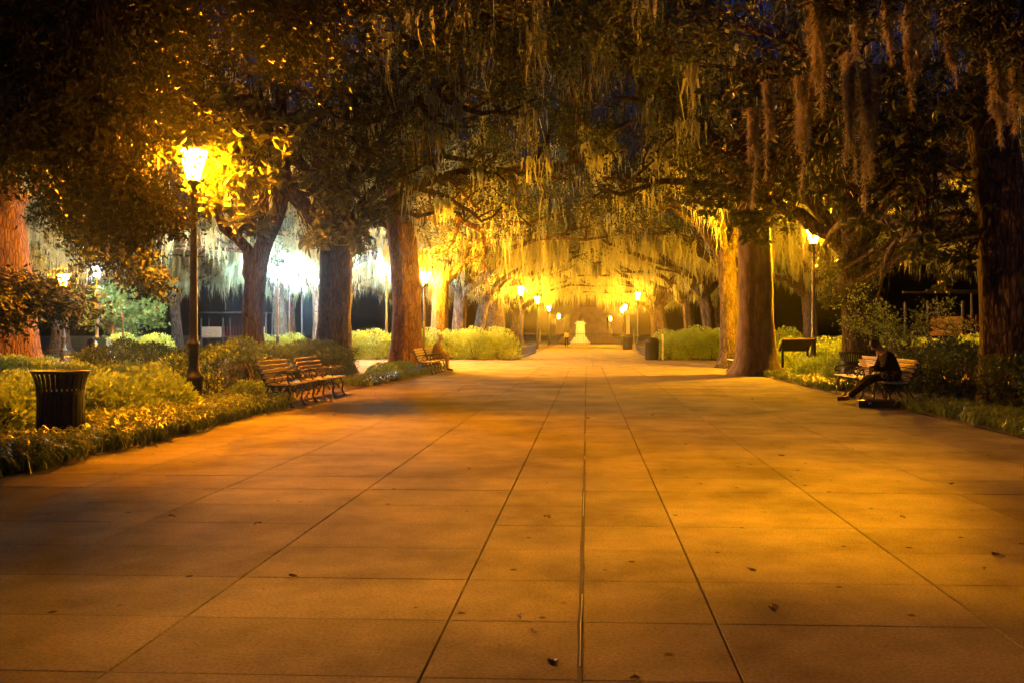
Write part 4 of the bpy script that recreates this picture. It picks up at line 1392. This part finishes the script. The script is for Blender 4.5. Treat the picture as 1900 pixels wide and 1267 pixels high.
p = at(113, 815, 10.75)
slat_bin('black slatted steel litter bin with a flared rim in the left grass border', p[0], p[1])
p = at(1580, 700, 22.3)
slat_bin('slatted steel litter bin behind the right bench', p[0], p[1], 0.1)


def drum_bin(label, x, y, lid='dome', h=.95, r=.3):
    o = empty('litter_bin', (x, y, 0))
    tag(o, label, 'bin')
    b = MB()
    b.lathe([(r * .92, 0), (r * .95, .03), (r, .12), (r * 1.02, h * .8), (r * 1.08, h * .82), (r * 1.08, h * .86), (r * .98, h * .86)], 20)
    b.build('drum', M['steel'], o, True)
    l = MB()
    if lid == 'dome':
        l.lathe([(r * 1.05, h * .86), (r * .95, h * .95), (r * .6, h * 1.04), (r * .3, h * 1.06), (r * .28, h * .99)], 20)
        l.build('lid', M['steel'], o, True)
    else:
        l.lathe([(r * 1.12, h * .84), (r * 1.12, h * .88), (r * .9, h * .90)], 20)
        l.build('rim', M['steel'], o, True)
        g = np.random.default_rng(9)
        q = MB()
        V = []
        for i in range(6):
            pr = [(0.0 + .16 * math.sin(math.pi * (j + .4) / 6.5) + .02, h * .88 + .05 * j) for j in range(7)]
        q.lathe([(r * .8, h * .86), (r * .75, h * .95), (r * .45, h * 1.02), (r * .5, h * 1.12), (r * .28, h * 1.22), (.01, h * 1.24)], 12)
        ob = q.build('bag', M['plastic_bag'], o, True)
        co = np.array([v.co for v in ob.data.vertices]) + g.normal(size=(len(ob.data.vertices), 3)) * .022
        ob.data.vertices.foreach_set('co', co.astype(np.float32).ravel())
    return o


p = at(169, 685, 27)
drum_bin('black drum bin overflowing with a bag beside the broad orange trunk', p[0], p[1], 'bag', 1.0, .32)
p = at(1198, 667, 44.2)
drum_bin('dark round bin at the end of the right bushes', 3.55, 44.4, 'dome', 1.15, .38)
drum_bin('far dark bin under the brightest lamp on the right', 3.7, 74, 'dome', 1.3, .45)
o = empty('recycling_box', (*at(190, 660, 38)[:2], 0), .1)
tag(o, 'green recycling box standing behind the drum bin at left', 'bin')
mb = MB(); mb.box((0, 0, .55), (.62, .6, 1.1), taper=1.04); mb.build('body', M['green_box'], o)
mb = MB(); mb.box((0, 0, 1.13), (.7, .68, .06)); mb.box((0, -.02, 1.18), (.5, .5, .05)); mb.build('lid', M['green_box'], o)
mb = MB()
mb.add(np.array([(-.13, -.318, .5), (.13, -.318, .5), (0, -.322, .78)]), None, [(0, 1, 2)])
mb.build('arrow_mark', M['white_paint'], o)
o = empty('stone_bench', (*at(207, 660, 36)[:2], 0))
o.location[1] = 33.6
tag(o, 'low pale stone bench slab beside the drum bin', 'bench')
mb = MB(); mb.box((0, 0, .42), (1.9, .5, .1)); mb.build('seat', M['marble'], o)
for s in (-.7, .7):
    mb = MB(); mb.box((s, 0, .185), (.18, .42, .37)); mb.build('leg', M['marble'], o)

# ------------------------------------------------------------------ signs, posts, fences
o = empty('info_panel', (7.55, 29.6, 0), .08)
tag(o, 'dark tilted information panel on two legs beside the big smooth trunk', 'sign')
for s in (-1, 1):
    mb = MB(); mb.box((s * .46, 0.05, .5), (.07, .07, 1.0)); mb.build('leg', M['steel'], o)
mb = MB()
a = R(-40)
rt = np.array([(1, 0, 0), (0, math.cos(a), -math.sin(a)), (0, math.sin(a), math.cos(a))])
mb.box((0, 0, 1.02), (1.06, .62, .05), rt); mb.build('panel', M['sign_dark'], o)
mb = MB()
for c, s in (((0, -.31, 0), (1.1, .03, .07)), ((0, .31, 0), (1.1, .03, .07)), ((-.545, 0, 0), (.03, .59, .07)), ((.545, 0, 0), (.03, .59, .07))):
    mb.box(rt @ np.array(c) + np.array((0, 0, 1.02)), s, rt)
mb.build('frame', M['steel'], o)

o = empty('path_sign', (-7.25, 33.5, 0), 0)
tag(o, 'small square sign with a yellow emblem on a slim post by the far bench lamp', 'sign')
mb = MB(); mb.tube([(0, 0, 0), (0, 0, 2.95)], .022, 8); mb.build('post', M['steel'], o)
mb = MB(); mb.box((0, -.035, 2.68), (.30, .015, .36)); mb.box((0, -.035, 2.44), (.30, .015, .07)); mb.build('plate', M['sign_dark'], o)
yel = mat('yellow_print', (.6, .45, .05), .5)
mb = MB()
mb.lathe([(.0, 0), (.055, .03), (.06, .09), (.025, .12), (.04, .15), (.035, .19), (0, .21)], 8)
for v in mb.v: v[:, 1] *= .12
for v in mb.v: v += np.array((0, -.049, 2.58))
mb.box((0, -.047, 2.53), (.2, .006, .03)); mb.box((0, -.047, 2.44), (.22, .006, .025))
mb.build('emblem', yel, o)

o = empty('marker_post', (4.15, 44.5, 0))
tag(o, 'slim pale post standing beside the round bin at the right bushes', 'post')
mb = MB(); mb.box((0, 0, .7), (.10, .10, 1.4)); mb.build('lower_post', M['white_paint'], o)
mb = MB(); mb.box((0, 0, 1.75), (.06, .06, .7)); mb.build('upper_post', M['rail_wood'], o)
o = empty('marker_post', (-6.9, 34.0, 0))
tag(o, 'slim pale wooden stake beside the far left bench lamp', 'post')
mb = MB(); mb.box((0, 0, .95), (.07, .07, 1.9)); mb.box((0, 0, 1.92), (.05, .05, .06), taper=.2); mb.build('stake', M['rail_wood'], o)
o = empty('marker_post', (3.95, 78, 0))
tag(o, 'thick pale post beside the far bin on the right', 'post')
mb = MB(); mb.box((0, 0, 1.6), (.34, .34, 3.2)); mb.box((0, 0, 3.24), (.42, .42, .08)); mb.build('shaft', M['rail_wood'], o)


def edging_fence(label, x, y0, y1):
    o = empty('edging_fence', (x, y0, 0))
    tag(o, label, 'fence', 'low iron edging along the far path')
    n = int((y1 - y0) / .35)
    me = None
    for i in range(n + 1):
        if me is None:
            mb = MB(); mb.tube([(0, 0, 0), (0, 0, .62)], .011, 5); mb.lathe([(.0, .60), (.022, .63), (.0, .69)], 5)
            me = mb.mesh('picket'); me.materials.append(M['iron'])
        q = link('picket', me, None, o)
        q.location = (0, i * (y1 - y0) / n, 0)
    for z in (.12, .55):
        mb = MB(); mb.box((0, (y1 - y0) / 2, z), (.018, y1 - y0, .03)); mb.build('rail', M['iron'], o)


edging_fence('low iron edging fence on the left side of the far path', FL + .12, 45, 61)
edging_fence('low iron edging fence on the right side of the far path', FR - .1, 46, 60)

o = empty('rail_fence', (10.6, 25.0, 0))
tag(o, 'low brown wooden rail fence behind the hedge and the small maple', 'fence')
for x in (-1.7, 0, 1.7):
    mb = MB(); mb.box((x, 0, .55), (.14, .14, 1.1)); mb.box((x, 0, 1.13), (.17, .17, .06), taper=.5); mb.build('post', M['rail_wood'], o)
for x in (-.85, .85):
    for z in (.42, .92):
        mb = MB(); mb.box((x, 0, z), (1.54, .06, .22)); mb.build('rail', M['rail_wood'], o)

# play structures seen through the trees
def play_tower(label, x, y, rz, s=1.0):
    o = empty('play_structure', (x, y, 0), rz)
    o.scale = (s, s, s)
    tag(o, label, 'play structure')
    for px in (-2.4, -.8, .8, 2.4):
        for py in (-.8, .8):
            mb = MB(); mb.tube([(px, py, 0), (px, py, 2.6 if px < 0 else 3.0)], .06, 8); mb.build('post', M['steel'], o)
    mb = MB(); mb.box((0, 0, 1.1), (4.9, 1.7, .08)); mb.build('deck', M['steel'], o)
    for px in (-1.6, 1.6):
        mb = MB(); mb.box((px, -.86, 1.55), (1.45, .04, .8)); mb.build('panel', M['rail_wood'], o)
    for i in range(7):
        mb = MB(); mb.tube([(-.66 + i * .22, -.84, 1.14), (-.66 + i * .22, -.84, 2.0)], .018, 6); mb.build('bar', M['red_paint'], o)
    mb = MB(); mb.box((0, -.84, 3.03), (5.0, .08, .08)); mb.box((0, .84, 3.03), (5.0, .08, .08)); mb.build('top_rail', M['steel'], o)
    mb = MB()
    P = [(2.5, 0, 1.1), (3.2, 0, .75), (4.2, 0, .25), (4.7, 0, .12)]
    for a0, b0 in zip(P[:-1], P[1:]):
        for s2 in (-.3, .3):
            mb.tube([(a0[0], s2, a0[2] + .2), (b0[0], s2, b0[2] + .2)], .03, 6)
        mb.add(np.array([(a0[0], -.3, a0[2]), (b0[0], -.3, b0[2]), (b0[0], .3, b0[2]), (a0[0], .3, a0[2]),
                         (a0[0], -.3, a0[2] - .04), (b0[0], -.3, b0[2] - .04), (b0[0], .3, b0[2] - .04), (a0[0], .3, a0[2] - .04)]),
               [(0, 1, 2, 3), (4, 7, 6, 5), (0, 4, 5, 1), (3, 2, 6, 7)])
    mb.build('slide', M['red_paint'], o)


p = at(440, 620, 62)
play_tower('play tower with low panels and tall posts under the white-lit moss at left', p[0], p[1], .1)
p = at(1795, 620, 40)
play_tower('dim play tower in the shade behind the big right trunk', p[0], p[1], .2, 1.15)


# houses beyond the park
def house(label, x, y, w, h, d, rz, wallmat, lit):
    o = empty('house', (x, y, 0), rz)
    tag(o, label, 'house')
    mb = MB(); mb.box((0, 0, h / 2), (w, d, h)); mb.build('wall', wallmat, o)
    mb = MB()
    V = np.array([(-w / 2 - .4, -d / 2 - .4, h), (w / 2 + .4, -d / 2 - .4, h), (w / 2 + .4, d / 2 + .4, h), (-w / 2 - .4, d / 2 + .4, h), (-w / 2 + 2, 0, h + 2.6), (w / 2 - 2, 0, h + 2.6)])
    mb.add(V, [(0, 1, 5, 4), (2, 3, 4, 5), (0, 3, 2, 1)], [(1, 2, 5), (3, 0, 4)])
    mb.build('roof', M['steel'], o)
    n = int(w / 2.6)
    for fl in range(int(h / 3.2)):
        for i in range(n):
            wx = -w / 2 + (i + .5) * w / n
            wo = MB(); wo.box((wx, -d / 2 - .03, 1.8 + fl * 3.2), (1.15, .10, 1.8)); f = wo.build('window', M['white_paint'], o)
            pn = MB(); pn.box((wx, -d / 2 - .06, 1.8 + fl * 3.2), (.95, .08, 1.6)); pn.build('pane', lit if (i * 3 + fl) % 4 == 0 else M['sign_dark'], f)
    return o


win = glow('lit_window', (1.0, .62, .25), 1.6)
win.cycles.emission_sampling = 'NONE'
house('pale house far off at the right edge behind the big trunk', 52, 70, 22, 10, 10, -.5, M['white_paint'], win)

# ------------------------------------------------------------------ monument
o = empty('monument', (0.2, 136, 0))
tag(o, 'tall tiered sandstone monument at the end of the path', 'monument')
for nm, prof in (('steps', [(9.6, 0, .5), (8.6, .5, 1.0), (7.6, 1.0, 1.5)]), ('base', [(6.4, 1.5, 4.2), (6.9, 4.2, 4.6), (5.6, 4.6, 5.0)]),
                 ('shaft', [(5.0, 5.0, 9.6), (5.7, 9.6, 10.1), (4.6, 10.1, 10.6)]), ('upper_tier', [(3.5, 10.6, 15.0), (4.2, 15, 15.5), (2.6, 15.5, 17.5)])):
    mb = MB()
    for w, z0, z1 in prof:
        mb.box((0, 0, (z0 + z1) / 2), (w, w, z1 - z0), taper=.94 if z1 - z0 > 2 else 1.0)
    mb.build(nm, M['sandstone'], o)
mb = MB(); mb.box((0, -2.56, 7.2), (2.6, .12, 2.6)); mb.build('relief_panel', M['bronze'], o)
for s in (-1, 1):
    mb = MB(); mb.box((s * 4.6, -4.2, 2.6), (1.3, 1.3, 2.2)); mb.box((s * 4.6, -4.2, 3.8), (1.6, 1.6, .25)); mb.build('corner_pier', M['sandstone'], o)

o = empty('bust_pedestal', (-.95, 118, 0))
tag(o, 'white marble pedestal with a dark bust in front of the monument', 'statue')
mb = MB()
for w, z0, z1 in ((2.9, 0, .3), (2.4, .3, .62), (1.95, .62, .95)):
    mb.box((0, 0, (z0 + z1) / 2), (w, w, z1 - z0))
mb.build('steps', M['marble'], o)
mb = MB(); mb.box((0, 0, 1.9), (1.35, 1.35, 1.9), taper=.9); mb.box((0, 0, 2.95), (1.6, 1.6, .2)); mb.box((0, 0, 3.15), (1.1, 1.1, .2)); mb.build('die', M['marble'], o)
mb = MB()
mb.lathe([(.2, 3.25), (.24, 3.3), (.16, 3.4), (.34, 3.6), (.42, 3.78), (.30, 3.92), (.12, 3.98), (.11, 4.06), (.17, 4.14), (.2, 4.28), (.17, 4.42), (.08, 4.5), (0, 4.52)], 14)
mb.build('bust', M['bronze'], o, True)

o = empty('iron_fence', (0, 112.5, 0))
tag(o, 'tall iron picket fence around the monument', 'fence')
mb = MB()
for x in np.arange(-13, 13.01, .22):
    mb.box((x, 0, .8), (.03, .03, 1.6)); mb.box((x, 0, 1.66), (.05, .05, .12), taper=.1)
tag(mb.build('pickets', M['iron'], o), kind='stuff')
for z in (.2, 1.4):
    mb = MB(); mb.box((0, 0, z), (26, .05, .06)); mb.build('rail', M['iron'], o)
for x in (-13, -6.5, 6.5, 13):
    mb = MB(); mb.box((x, 0, 1.0), (.22, .22, 2.0)); mb.box((x, 0, 2.06), (.3, .3, .12), taper=.3); mb.build('post', M['iron'], o)


# ------------------------------------------------------------------ people
def skin_mesh(name, V, E, rad, root=0, sub=2):
    me = bpy.data.meshes.new(name)
    me.from_pydata([tuple(v) for v in V], E, [])
    o = bpy.data.objects.new('tmp', me)
    COL.objects.link(o)
    md = o.modifiers.new('skin', 'SKIN')
    md.use_smooth_shade = True
    for i, s in enumerate(me.skin_vertices[0].data):
        r = rad[i]
        s.radius = r if isinstance(r, tuple) else (r, r)
        s.use_root = i == root
    sb = o.modifiers.new('sub', 'SUBSURF')
    sb.levels = sb.render_levels = sub
    dg = bpy.context.evaluated_depsgraph_get()
    out = bpy.data.meshes.new_from_object(o.evaluated_get(dg))
    out.name = name
    bpy.data.objects.remove(o)
    return out


def person(label, J, loc, rz, clothes, scale=1.0):
    """J: joints in the person's frame (x forward, y left). clothes: jacket, trousers, shoe, hair materials"""
    o = empty('person', loc, rz)
    o.scale = (scale,) * 3
    tag(o, label, 'person')
    J = {k: np.array(v, dtype=float) for k, v in J.items()}
    names, V, rad, E = {}, [], [], []

    def add(nm, p, r):
        names[nm] = len(V); V.append(np.array(p, dtype=float)); rad.append(r); return names[nm]

    def con(a, b): E.append((names[a], names[b]))
    hip, chest, neck, head = J['hip'], J['chest'], J['neck'], J['head']
    add('hip', hip, (.13, .15)); add('waist', (hip * .55 + chest * .45), (.12, .14)); add('chest', chest, (.13, .17)); add('neck', neck, .055)
    hd = unit(head - neck)
    add('jaw', neck + (head - neck) * .55, .075); add('head', head, (.095, .085)); add('crown', head + hd * .10, .07)
    for a, b in (('hip', 'waist'), ('waist', 'chest'), ('chest', 'neck'), ('neck', 'jaw'), ('jaw', 'head'), ('head', 'crown')): con(a, b)
    f = unit(J['face'])
    add('nose', head + f * .118 - hd * .03, .014); con('head', 'nose')
    for s, sd in (('l', 1), ('r', -1)):
        sh, el, wr = J['shoulder_' + s], J['elbow_' + s], J['wrist_' + s]
        add('sh' + s, sh, .065); add('el' + s, el, .045); add('wr' + s, wr, .03)
        con('chest', 'sh' + s); con('sh' + s, 'el' + s); con('el' + s, 'wr' + s)
        d = unit(J['hand_' + s])
        side = unit(np.cross(d, (0, 0, 1)) + 1e-4)
        add('palm' + s, wr + d * .075, (.042, .018)); con('wr' + s, 'palm' + s)
        for q, (off, ln) in enumerate(((-.03, .07), (-.01, .085), (.01, .08), (.03, .065))):
            b0 = wr + d * .10 + side * off
            add(f'k{s}{q}', b0, .010); add(f'f{s}{q}', b0 + d * ln * .55 - np.array((0, 0, .008)), .009); add(f't{s}{q}', b0 + d * ln * .85 - np.array((0, 0, .03)), .008)
            con('palm' + s, f'k{s}{q}'); con(f'k{s}{q}', f'f{s}{q}'); con(f'f{s}{q}', f't{s}{q}')
        add(f'th{s}', wr + d * .05 + side * sd * .05, .011); add(f'tt{s}', wr + d * .10 + side * sd * .06, .009)
        con('palm' + s, f'th{s}'); con(f'th{s}', f'tt{s}')
        h, k, a, t = J['thigh_' + s], J['knee_' + s], J['ankle_' + s], J['toe_' + s]
        add('h' + s, h, .088); add('k' + s, k, .06); add('a' + s, a, .042); add('t' + s, t, .035)
        con('hip', 'h' + s); con('h' + s, 'k' + s); con('k' + s, 'a' + s); con('a' + s, 't' + s)
    body = skin_mesh('body', V, E, rad, 0, 1)
    body.materials.clear(); body.materials.append(M['skin'])
    link('body', body, None, o)

    def garment(nm, pts, edges, radii, m, sub=2):
        me = skin_mesh(nm, pts, edges, radii, 0, sub)
        me.materials.clear(); me.materials.append(m)
        link(nm, me, None, o)
    lo = hip - unit(chest - hip) * .04
    P = [hip, hip * .55 + chest * .45, chest, chest * .4 + neck * .6]
    rr = [(.165, .185), (.16, .18), (.155, .20), (.085, .10)]
    ed = [(0, 1), (1, 2), (2, 3)]
    for s in 'lr':
        n0 = len(P)
        wr = J['wrist_' + s]; el = J['elbow_' + s]
        P += [J['shoulder_' + s], el, el + (wr - el) * .9]
        rr += [.088, .066, .05]
        ed += [(2, n0), (n0, n0 + 1), (n0 + 1, n0 + 2)]
    garment('jacket', P, ed, rr, clothes[0])
    P, rr, ed = [lo], [(.15, .17)], []
    for s in 'lr':
        n0 = len(P)
        k, a = J['knee_' + s], J['ankle_' + s]
        P += [J['thigh_' + s], k, k + (a - k) * .95]
        rr += [.105, .08, .062]
        ed += [(0, n0), (n0, n0 + 1), (n0 + 1, n0 + 2)]
    garment('trousers', P, ed, rr, clothes[1])
    for s in 'lr':
        a, t = J['ankle_' + s], J['toe_' + s]
        heel = a + (a - t) * .22
        heel[2] = min(a[2], t[2] + .02)
        garment('shoe', [heel, (a * .4 + t * .6), t + (t - a) * .15], [(0, 1), (1, 2)], [(.05, .045), (.052, .045), (.038, .03)], clothes[2], 1)
    hb = head - f * .022 + hd * .025
    mb = MB()
    n, k = 14, 8
    mb.lathe([(.105 * math.sin(math.pi * (.02 + .60 * i / (k - 1))), .115 * math.cos(math.pi * (.02 + .60 * i / (k - 1)))) for i in range(k)][::-1], n)
    z = hd; x = unit(f - z * np.dot(f, z)); y = np.cross(z, x)
    Rm = np.stack([x, y, z], 1)
    for i in range(len(mb.v)):
        mb.v[i] = mb.v[i] @ Rm.T + hb
    mb.build('hair', clothes[3], o, True)
    return o


# reading person on the right bench: faces -x (rz = pi puts the person's forward to -x)
J = dict(hip=(.10, 0, .56), chest=(.25, 0, .92), neck=(.37, 0, 1.08), head=(.49, 0, 1.17), face=(.8, 0, -.6),
         shoulder_l=(.27, .19, .97), shoulder_r=(.27, -.19, .97), elbow_l=(.38, .25, .70), elbow_r=(.38, -.25, .70), wrist_l=(.60, .12, .70), wrist_r=(.60, -.12, .70),
         hand_l=(.8, -.3, .25), hand_r=(.8, .3, .25), thigh_l=(.14, .10, .52), thigh_r=(.14, -.10, .52), knee_l=(.60, .14, .52), knee_r=(.60, -.16, .50),
         ankle_l=(1.08, .10, .11), ankle_r=(.98, -.16, .10), toe_l=(1.27, .12, .12), toe_r=(1.17, -.2, .06))
person('person in dark clothes bent forward reading on the right bench, legs stretched out', J, (6.37, 16.75, 0), math.pi,
       (M['cloth_black'], M['cloth_black'], M['shoe_brown'], M['hair_dark']))
o = empty('booklet', (5.67, 16.75, .74), math.pi)
tag(o, 'pale open booklet in the hands of the reading person', 'booklet')
for s in (-1, 1):
    mb = MB()
    a = R(62)
    rt = np.array([(math.cos(a), 0, -math.sin(a)), (0, 1, 0), (math.sin(a), 0, math.cos(a))])
    mb.box((.02, s * .085, .05), (.22, .16, .006), rt)
    mb.build('page', M['paper'], o)
J = dict(hip=(.10, 0, .56), chest=(.20, 0, .93), neck=(.27, 0, 1.12), head=(.34, 0, 1.24), face=(.95, 0, -.25),
         shoulder_l=(.20, .19, 1.0), shoulder_r=(.20, -.19, 1.0), elbow_l=(.33, .24, .74), elbow_r=(.33, -.24, .74), wrist_l=(.52, .12, .66), wrist_r=(.52, -.12, .66),
         hand_l=(.8, -.2, -.1), hand_r=(.8, .2, -.1), thigh_l=(.14, .10, .52), thigh_r=(.14, -.10, .52), knee_l=(.58, .13, .53), knee_r=(.58, -.13, .53),
         ankle_l=(.55, .13, .10), ankle_r=(.62, -.13, .10), toe_l=(.74, .15, .05), toe_r=(.81, -.15, .05))
person('person in tan clothes sitting on the far left bench looking over the path', J, (-5.95, 30.9, 0), 0,
       (M['cloth_tan'], M['cloth_tan'], M['shoe'], M['hair_grey']))
J = dict(hip=(0, 0, .95), chest=(.02, 0, 1.32), neck=(.03, 0, 1.5), head=(.05, 0, 1.64), face=(1, 0, -.1),
         shoulder_l=(.02, .19, 1.42), shoulder_r=(.02, -.19, 1.42), elbow_l=(-.06, .24, 1.13), elbow_r=(.08, -.24, 1.13), wrist_l=(.03, .25, .9), wrist_r=(.25, -.22, .98),
         hand_l=(.2, 0, -1), hand_r=(.6, 0, -.7), thigh_l=(0, .10, .90), thigh_r=(0, -.10, .90), knee_l=(.14, .10, .5), knee_r=(-.04, -.10, .49),
         ankle_l=(.22, .10, .09), ankle_r=(-.28, -.10, .14), toe_l=(.40, .11, .05), toe_r=(-.12, -.11, .05))
person('person in a yellow top walking far down the path near the monument fence', J, (-2.25, 90, 0), R(100),
       (M['cloth_yellow'], M['cloth_black'], M['shoe'], M['hair_dark']), 1.02)

# things at the reading person's feet
o = empty('instrument_case', (5.75, 15.85, 0), R(78))
tag(o, 'flat dark open case on the ground before the reading person', 'case')
mb = MB(); mb.box((0, 0, .06), (.42, 1.0, .12)); mb.build('shell', M['sign_dark'], o)
mb = MB(); mb.box((0, 0, .128), (.44, 1.02, .012)); mb.build('trim', M['steel'], o)
for s in (-.3, .3):
    mb = MB(); mb.box((-.215, s, .09), (.012, .05, .05)); mb.build('latch', M['sealant'], o)
o = empty('glass_jar', (6.15, 16.0, 0))
o.location = (6.25, 15.45, 0)
tag(o, 'small glass jar on the ground beside the dark case', 'jar')
mb = MB(); mb.lathe([(.05, 0), (.06, .01), (.06, .13), (.045, .16)], 14); mb.build('body', mat('jar_glass', (.5, .45, .35), .1, 0, .8), o, True)
mb = MB(); mb.lathe([(.05, .16), (.05, .19), (.0, .19)], 14); mb.build('lid', mat('tin', (.6, .6, .58), .25, 1.0), o, True)

# fallen leaves on the path
g = np.random.default_rng(77)
lm = []
for i in range(4):
    n = 7
    V = []
    L, w = .085, .03 + .008 * i
    for j in range(n):
        t_ = j / (n - 1)
        ww = w * math.sin(math.pi * min(.97, max(.03, t_))) ** .8
        c = .02 * math.sin(t_ * 3.1 + i)
        V += [(L * (t_ - .5), -ww, .004 + c * .6 + .012 * (ww / w)), (L * (t_ - .5), 0, .003 + c * .5), (L * (t_ - .5), ww, .004 + c * .6 + .010)]
    F = []
    for j in range(n - 1):
        F += [(3 * j, 3 * j + 1, 3 * j + 4, 3 * j + 3), (3 * j + 1, 3 * j + 2, 3 * j + 5, 3 * j + 4)]
    me = np_mesh('fallen_leaf', V, np.array(F))
    me.materials.append(M['dead_leaf'])
    lm.append(me)
spots = [(965, 1145), (990, 1170), (1025, 1225), (1178, 1258), (1015, 960), (1435, 1130), (1395, 1056), (1852, 1030), (1825, 1055), (1675, 960), (1765, 897), (1540, 890),
         (478, 973), (320, 958), (545, 1070), (690, 835), (797, 808), (870, 870), (1210, 770), (1090, 775), (1330, 720), (1395, 740), (1450, 845), (560, 795), (620, 770), (910, 735), (850, 725)]
for i, (px, py) in enumerate(spots):
    zc = 1500 * EYE / (py - 620)
    p = at(px, py, zc)
    o = link('fallen_leaf', lm[i % 4])
    o.location = (p[0], p[1], .001)
    o.rotation_euler = (0, 0, g.uniform(0, 6.28))
    s = g.uniform(.45, .95)
    o.scale = (s, s, s)
    tag(o, 'dry brown leaf lying on the concrete path', 'leaf', 'fallen leaves on the path')
C = np.vstack([strip(XL + .05, XL + .7, 6, 33, 700), strip(XR - .7, XR - .05, 8, 33, 700), strip(-5, 5, 3.0, 40, 260)])
C[:, 2] = .004
A = unit(np.concatenate([g.normal(size=(len(C), 2)), np.abs(g.normal(size=(len(C), 1))) * .12], 1))
o = link('leaf_litter', leaf_mesh('leaf_litter', C, A, g.uniform(.015, .07, len(C)) * g.uniform(.5, 1, len(C)), .4, g, flat=6.0), M['dead_leaf'])
tag(o, 'small dry leaf litter scattered on the path and its edges', 'leaf litter', kind='stuff')

# ------------------------------------------------------------------ the air
mb = MB()
mb.box((0, 90, 13), (260, 260, 28.2))
o = mb.build('haze', None)
tag(o, 'thin far haze, added also to give the lamps bloom-like halos', 'haze', kind='stuff')
m = bpy.data.materials.new('haze')
m.use_nodes = True
m.node_tree.nodes.clear()
mo = m.node_tree.nodes.new('ShaderNodeOutputMaterial')
pv = m.node_tree.nodes.new('ShaderNodeVolumePrincipled')
pv.inputs['Color'].default_value = (.9, .9, .9, 1)
pv.inputs['Density'].default_value = HAZE
pv.inputs['Anisotropy'].default_value = .955  # strong forward scatter, shaped to imitate lens bloom round the lamps
m.node_tree.links.new(pv.outputs[0], mo.inputs['Volume'])
o.data.materials.append(m)
tri = sum(len(me.loops) - 2 * len(me.polygons) for me in bpy.data.meshes)
print('triangles', tri, 'objects', len(bpy.data.objects))
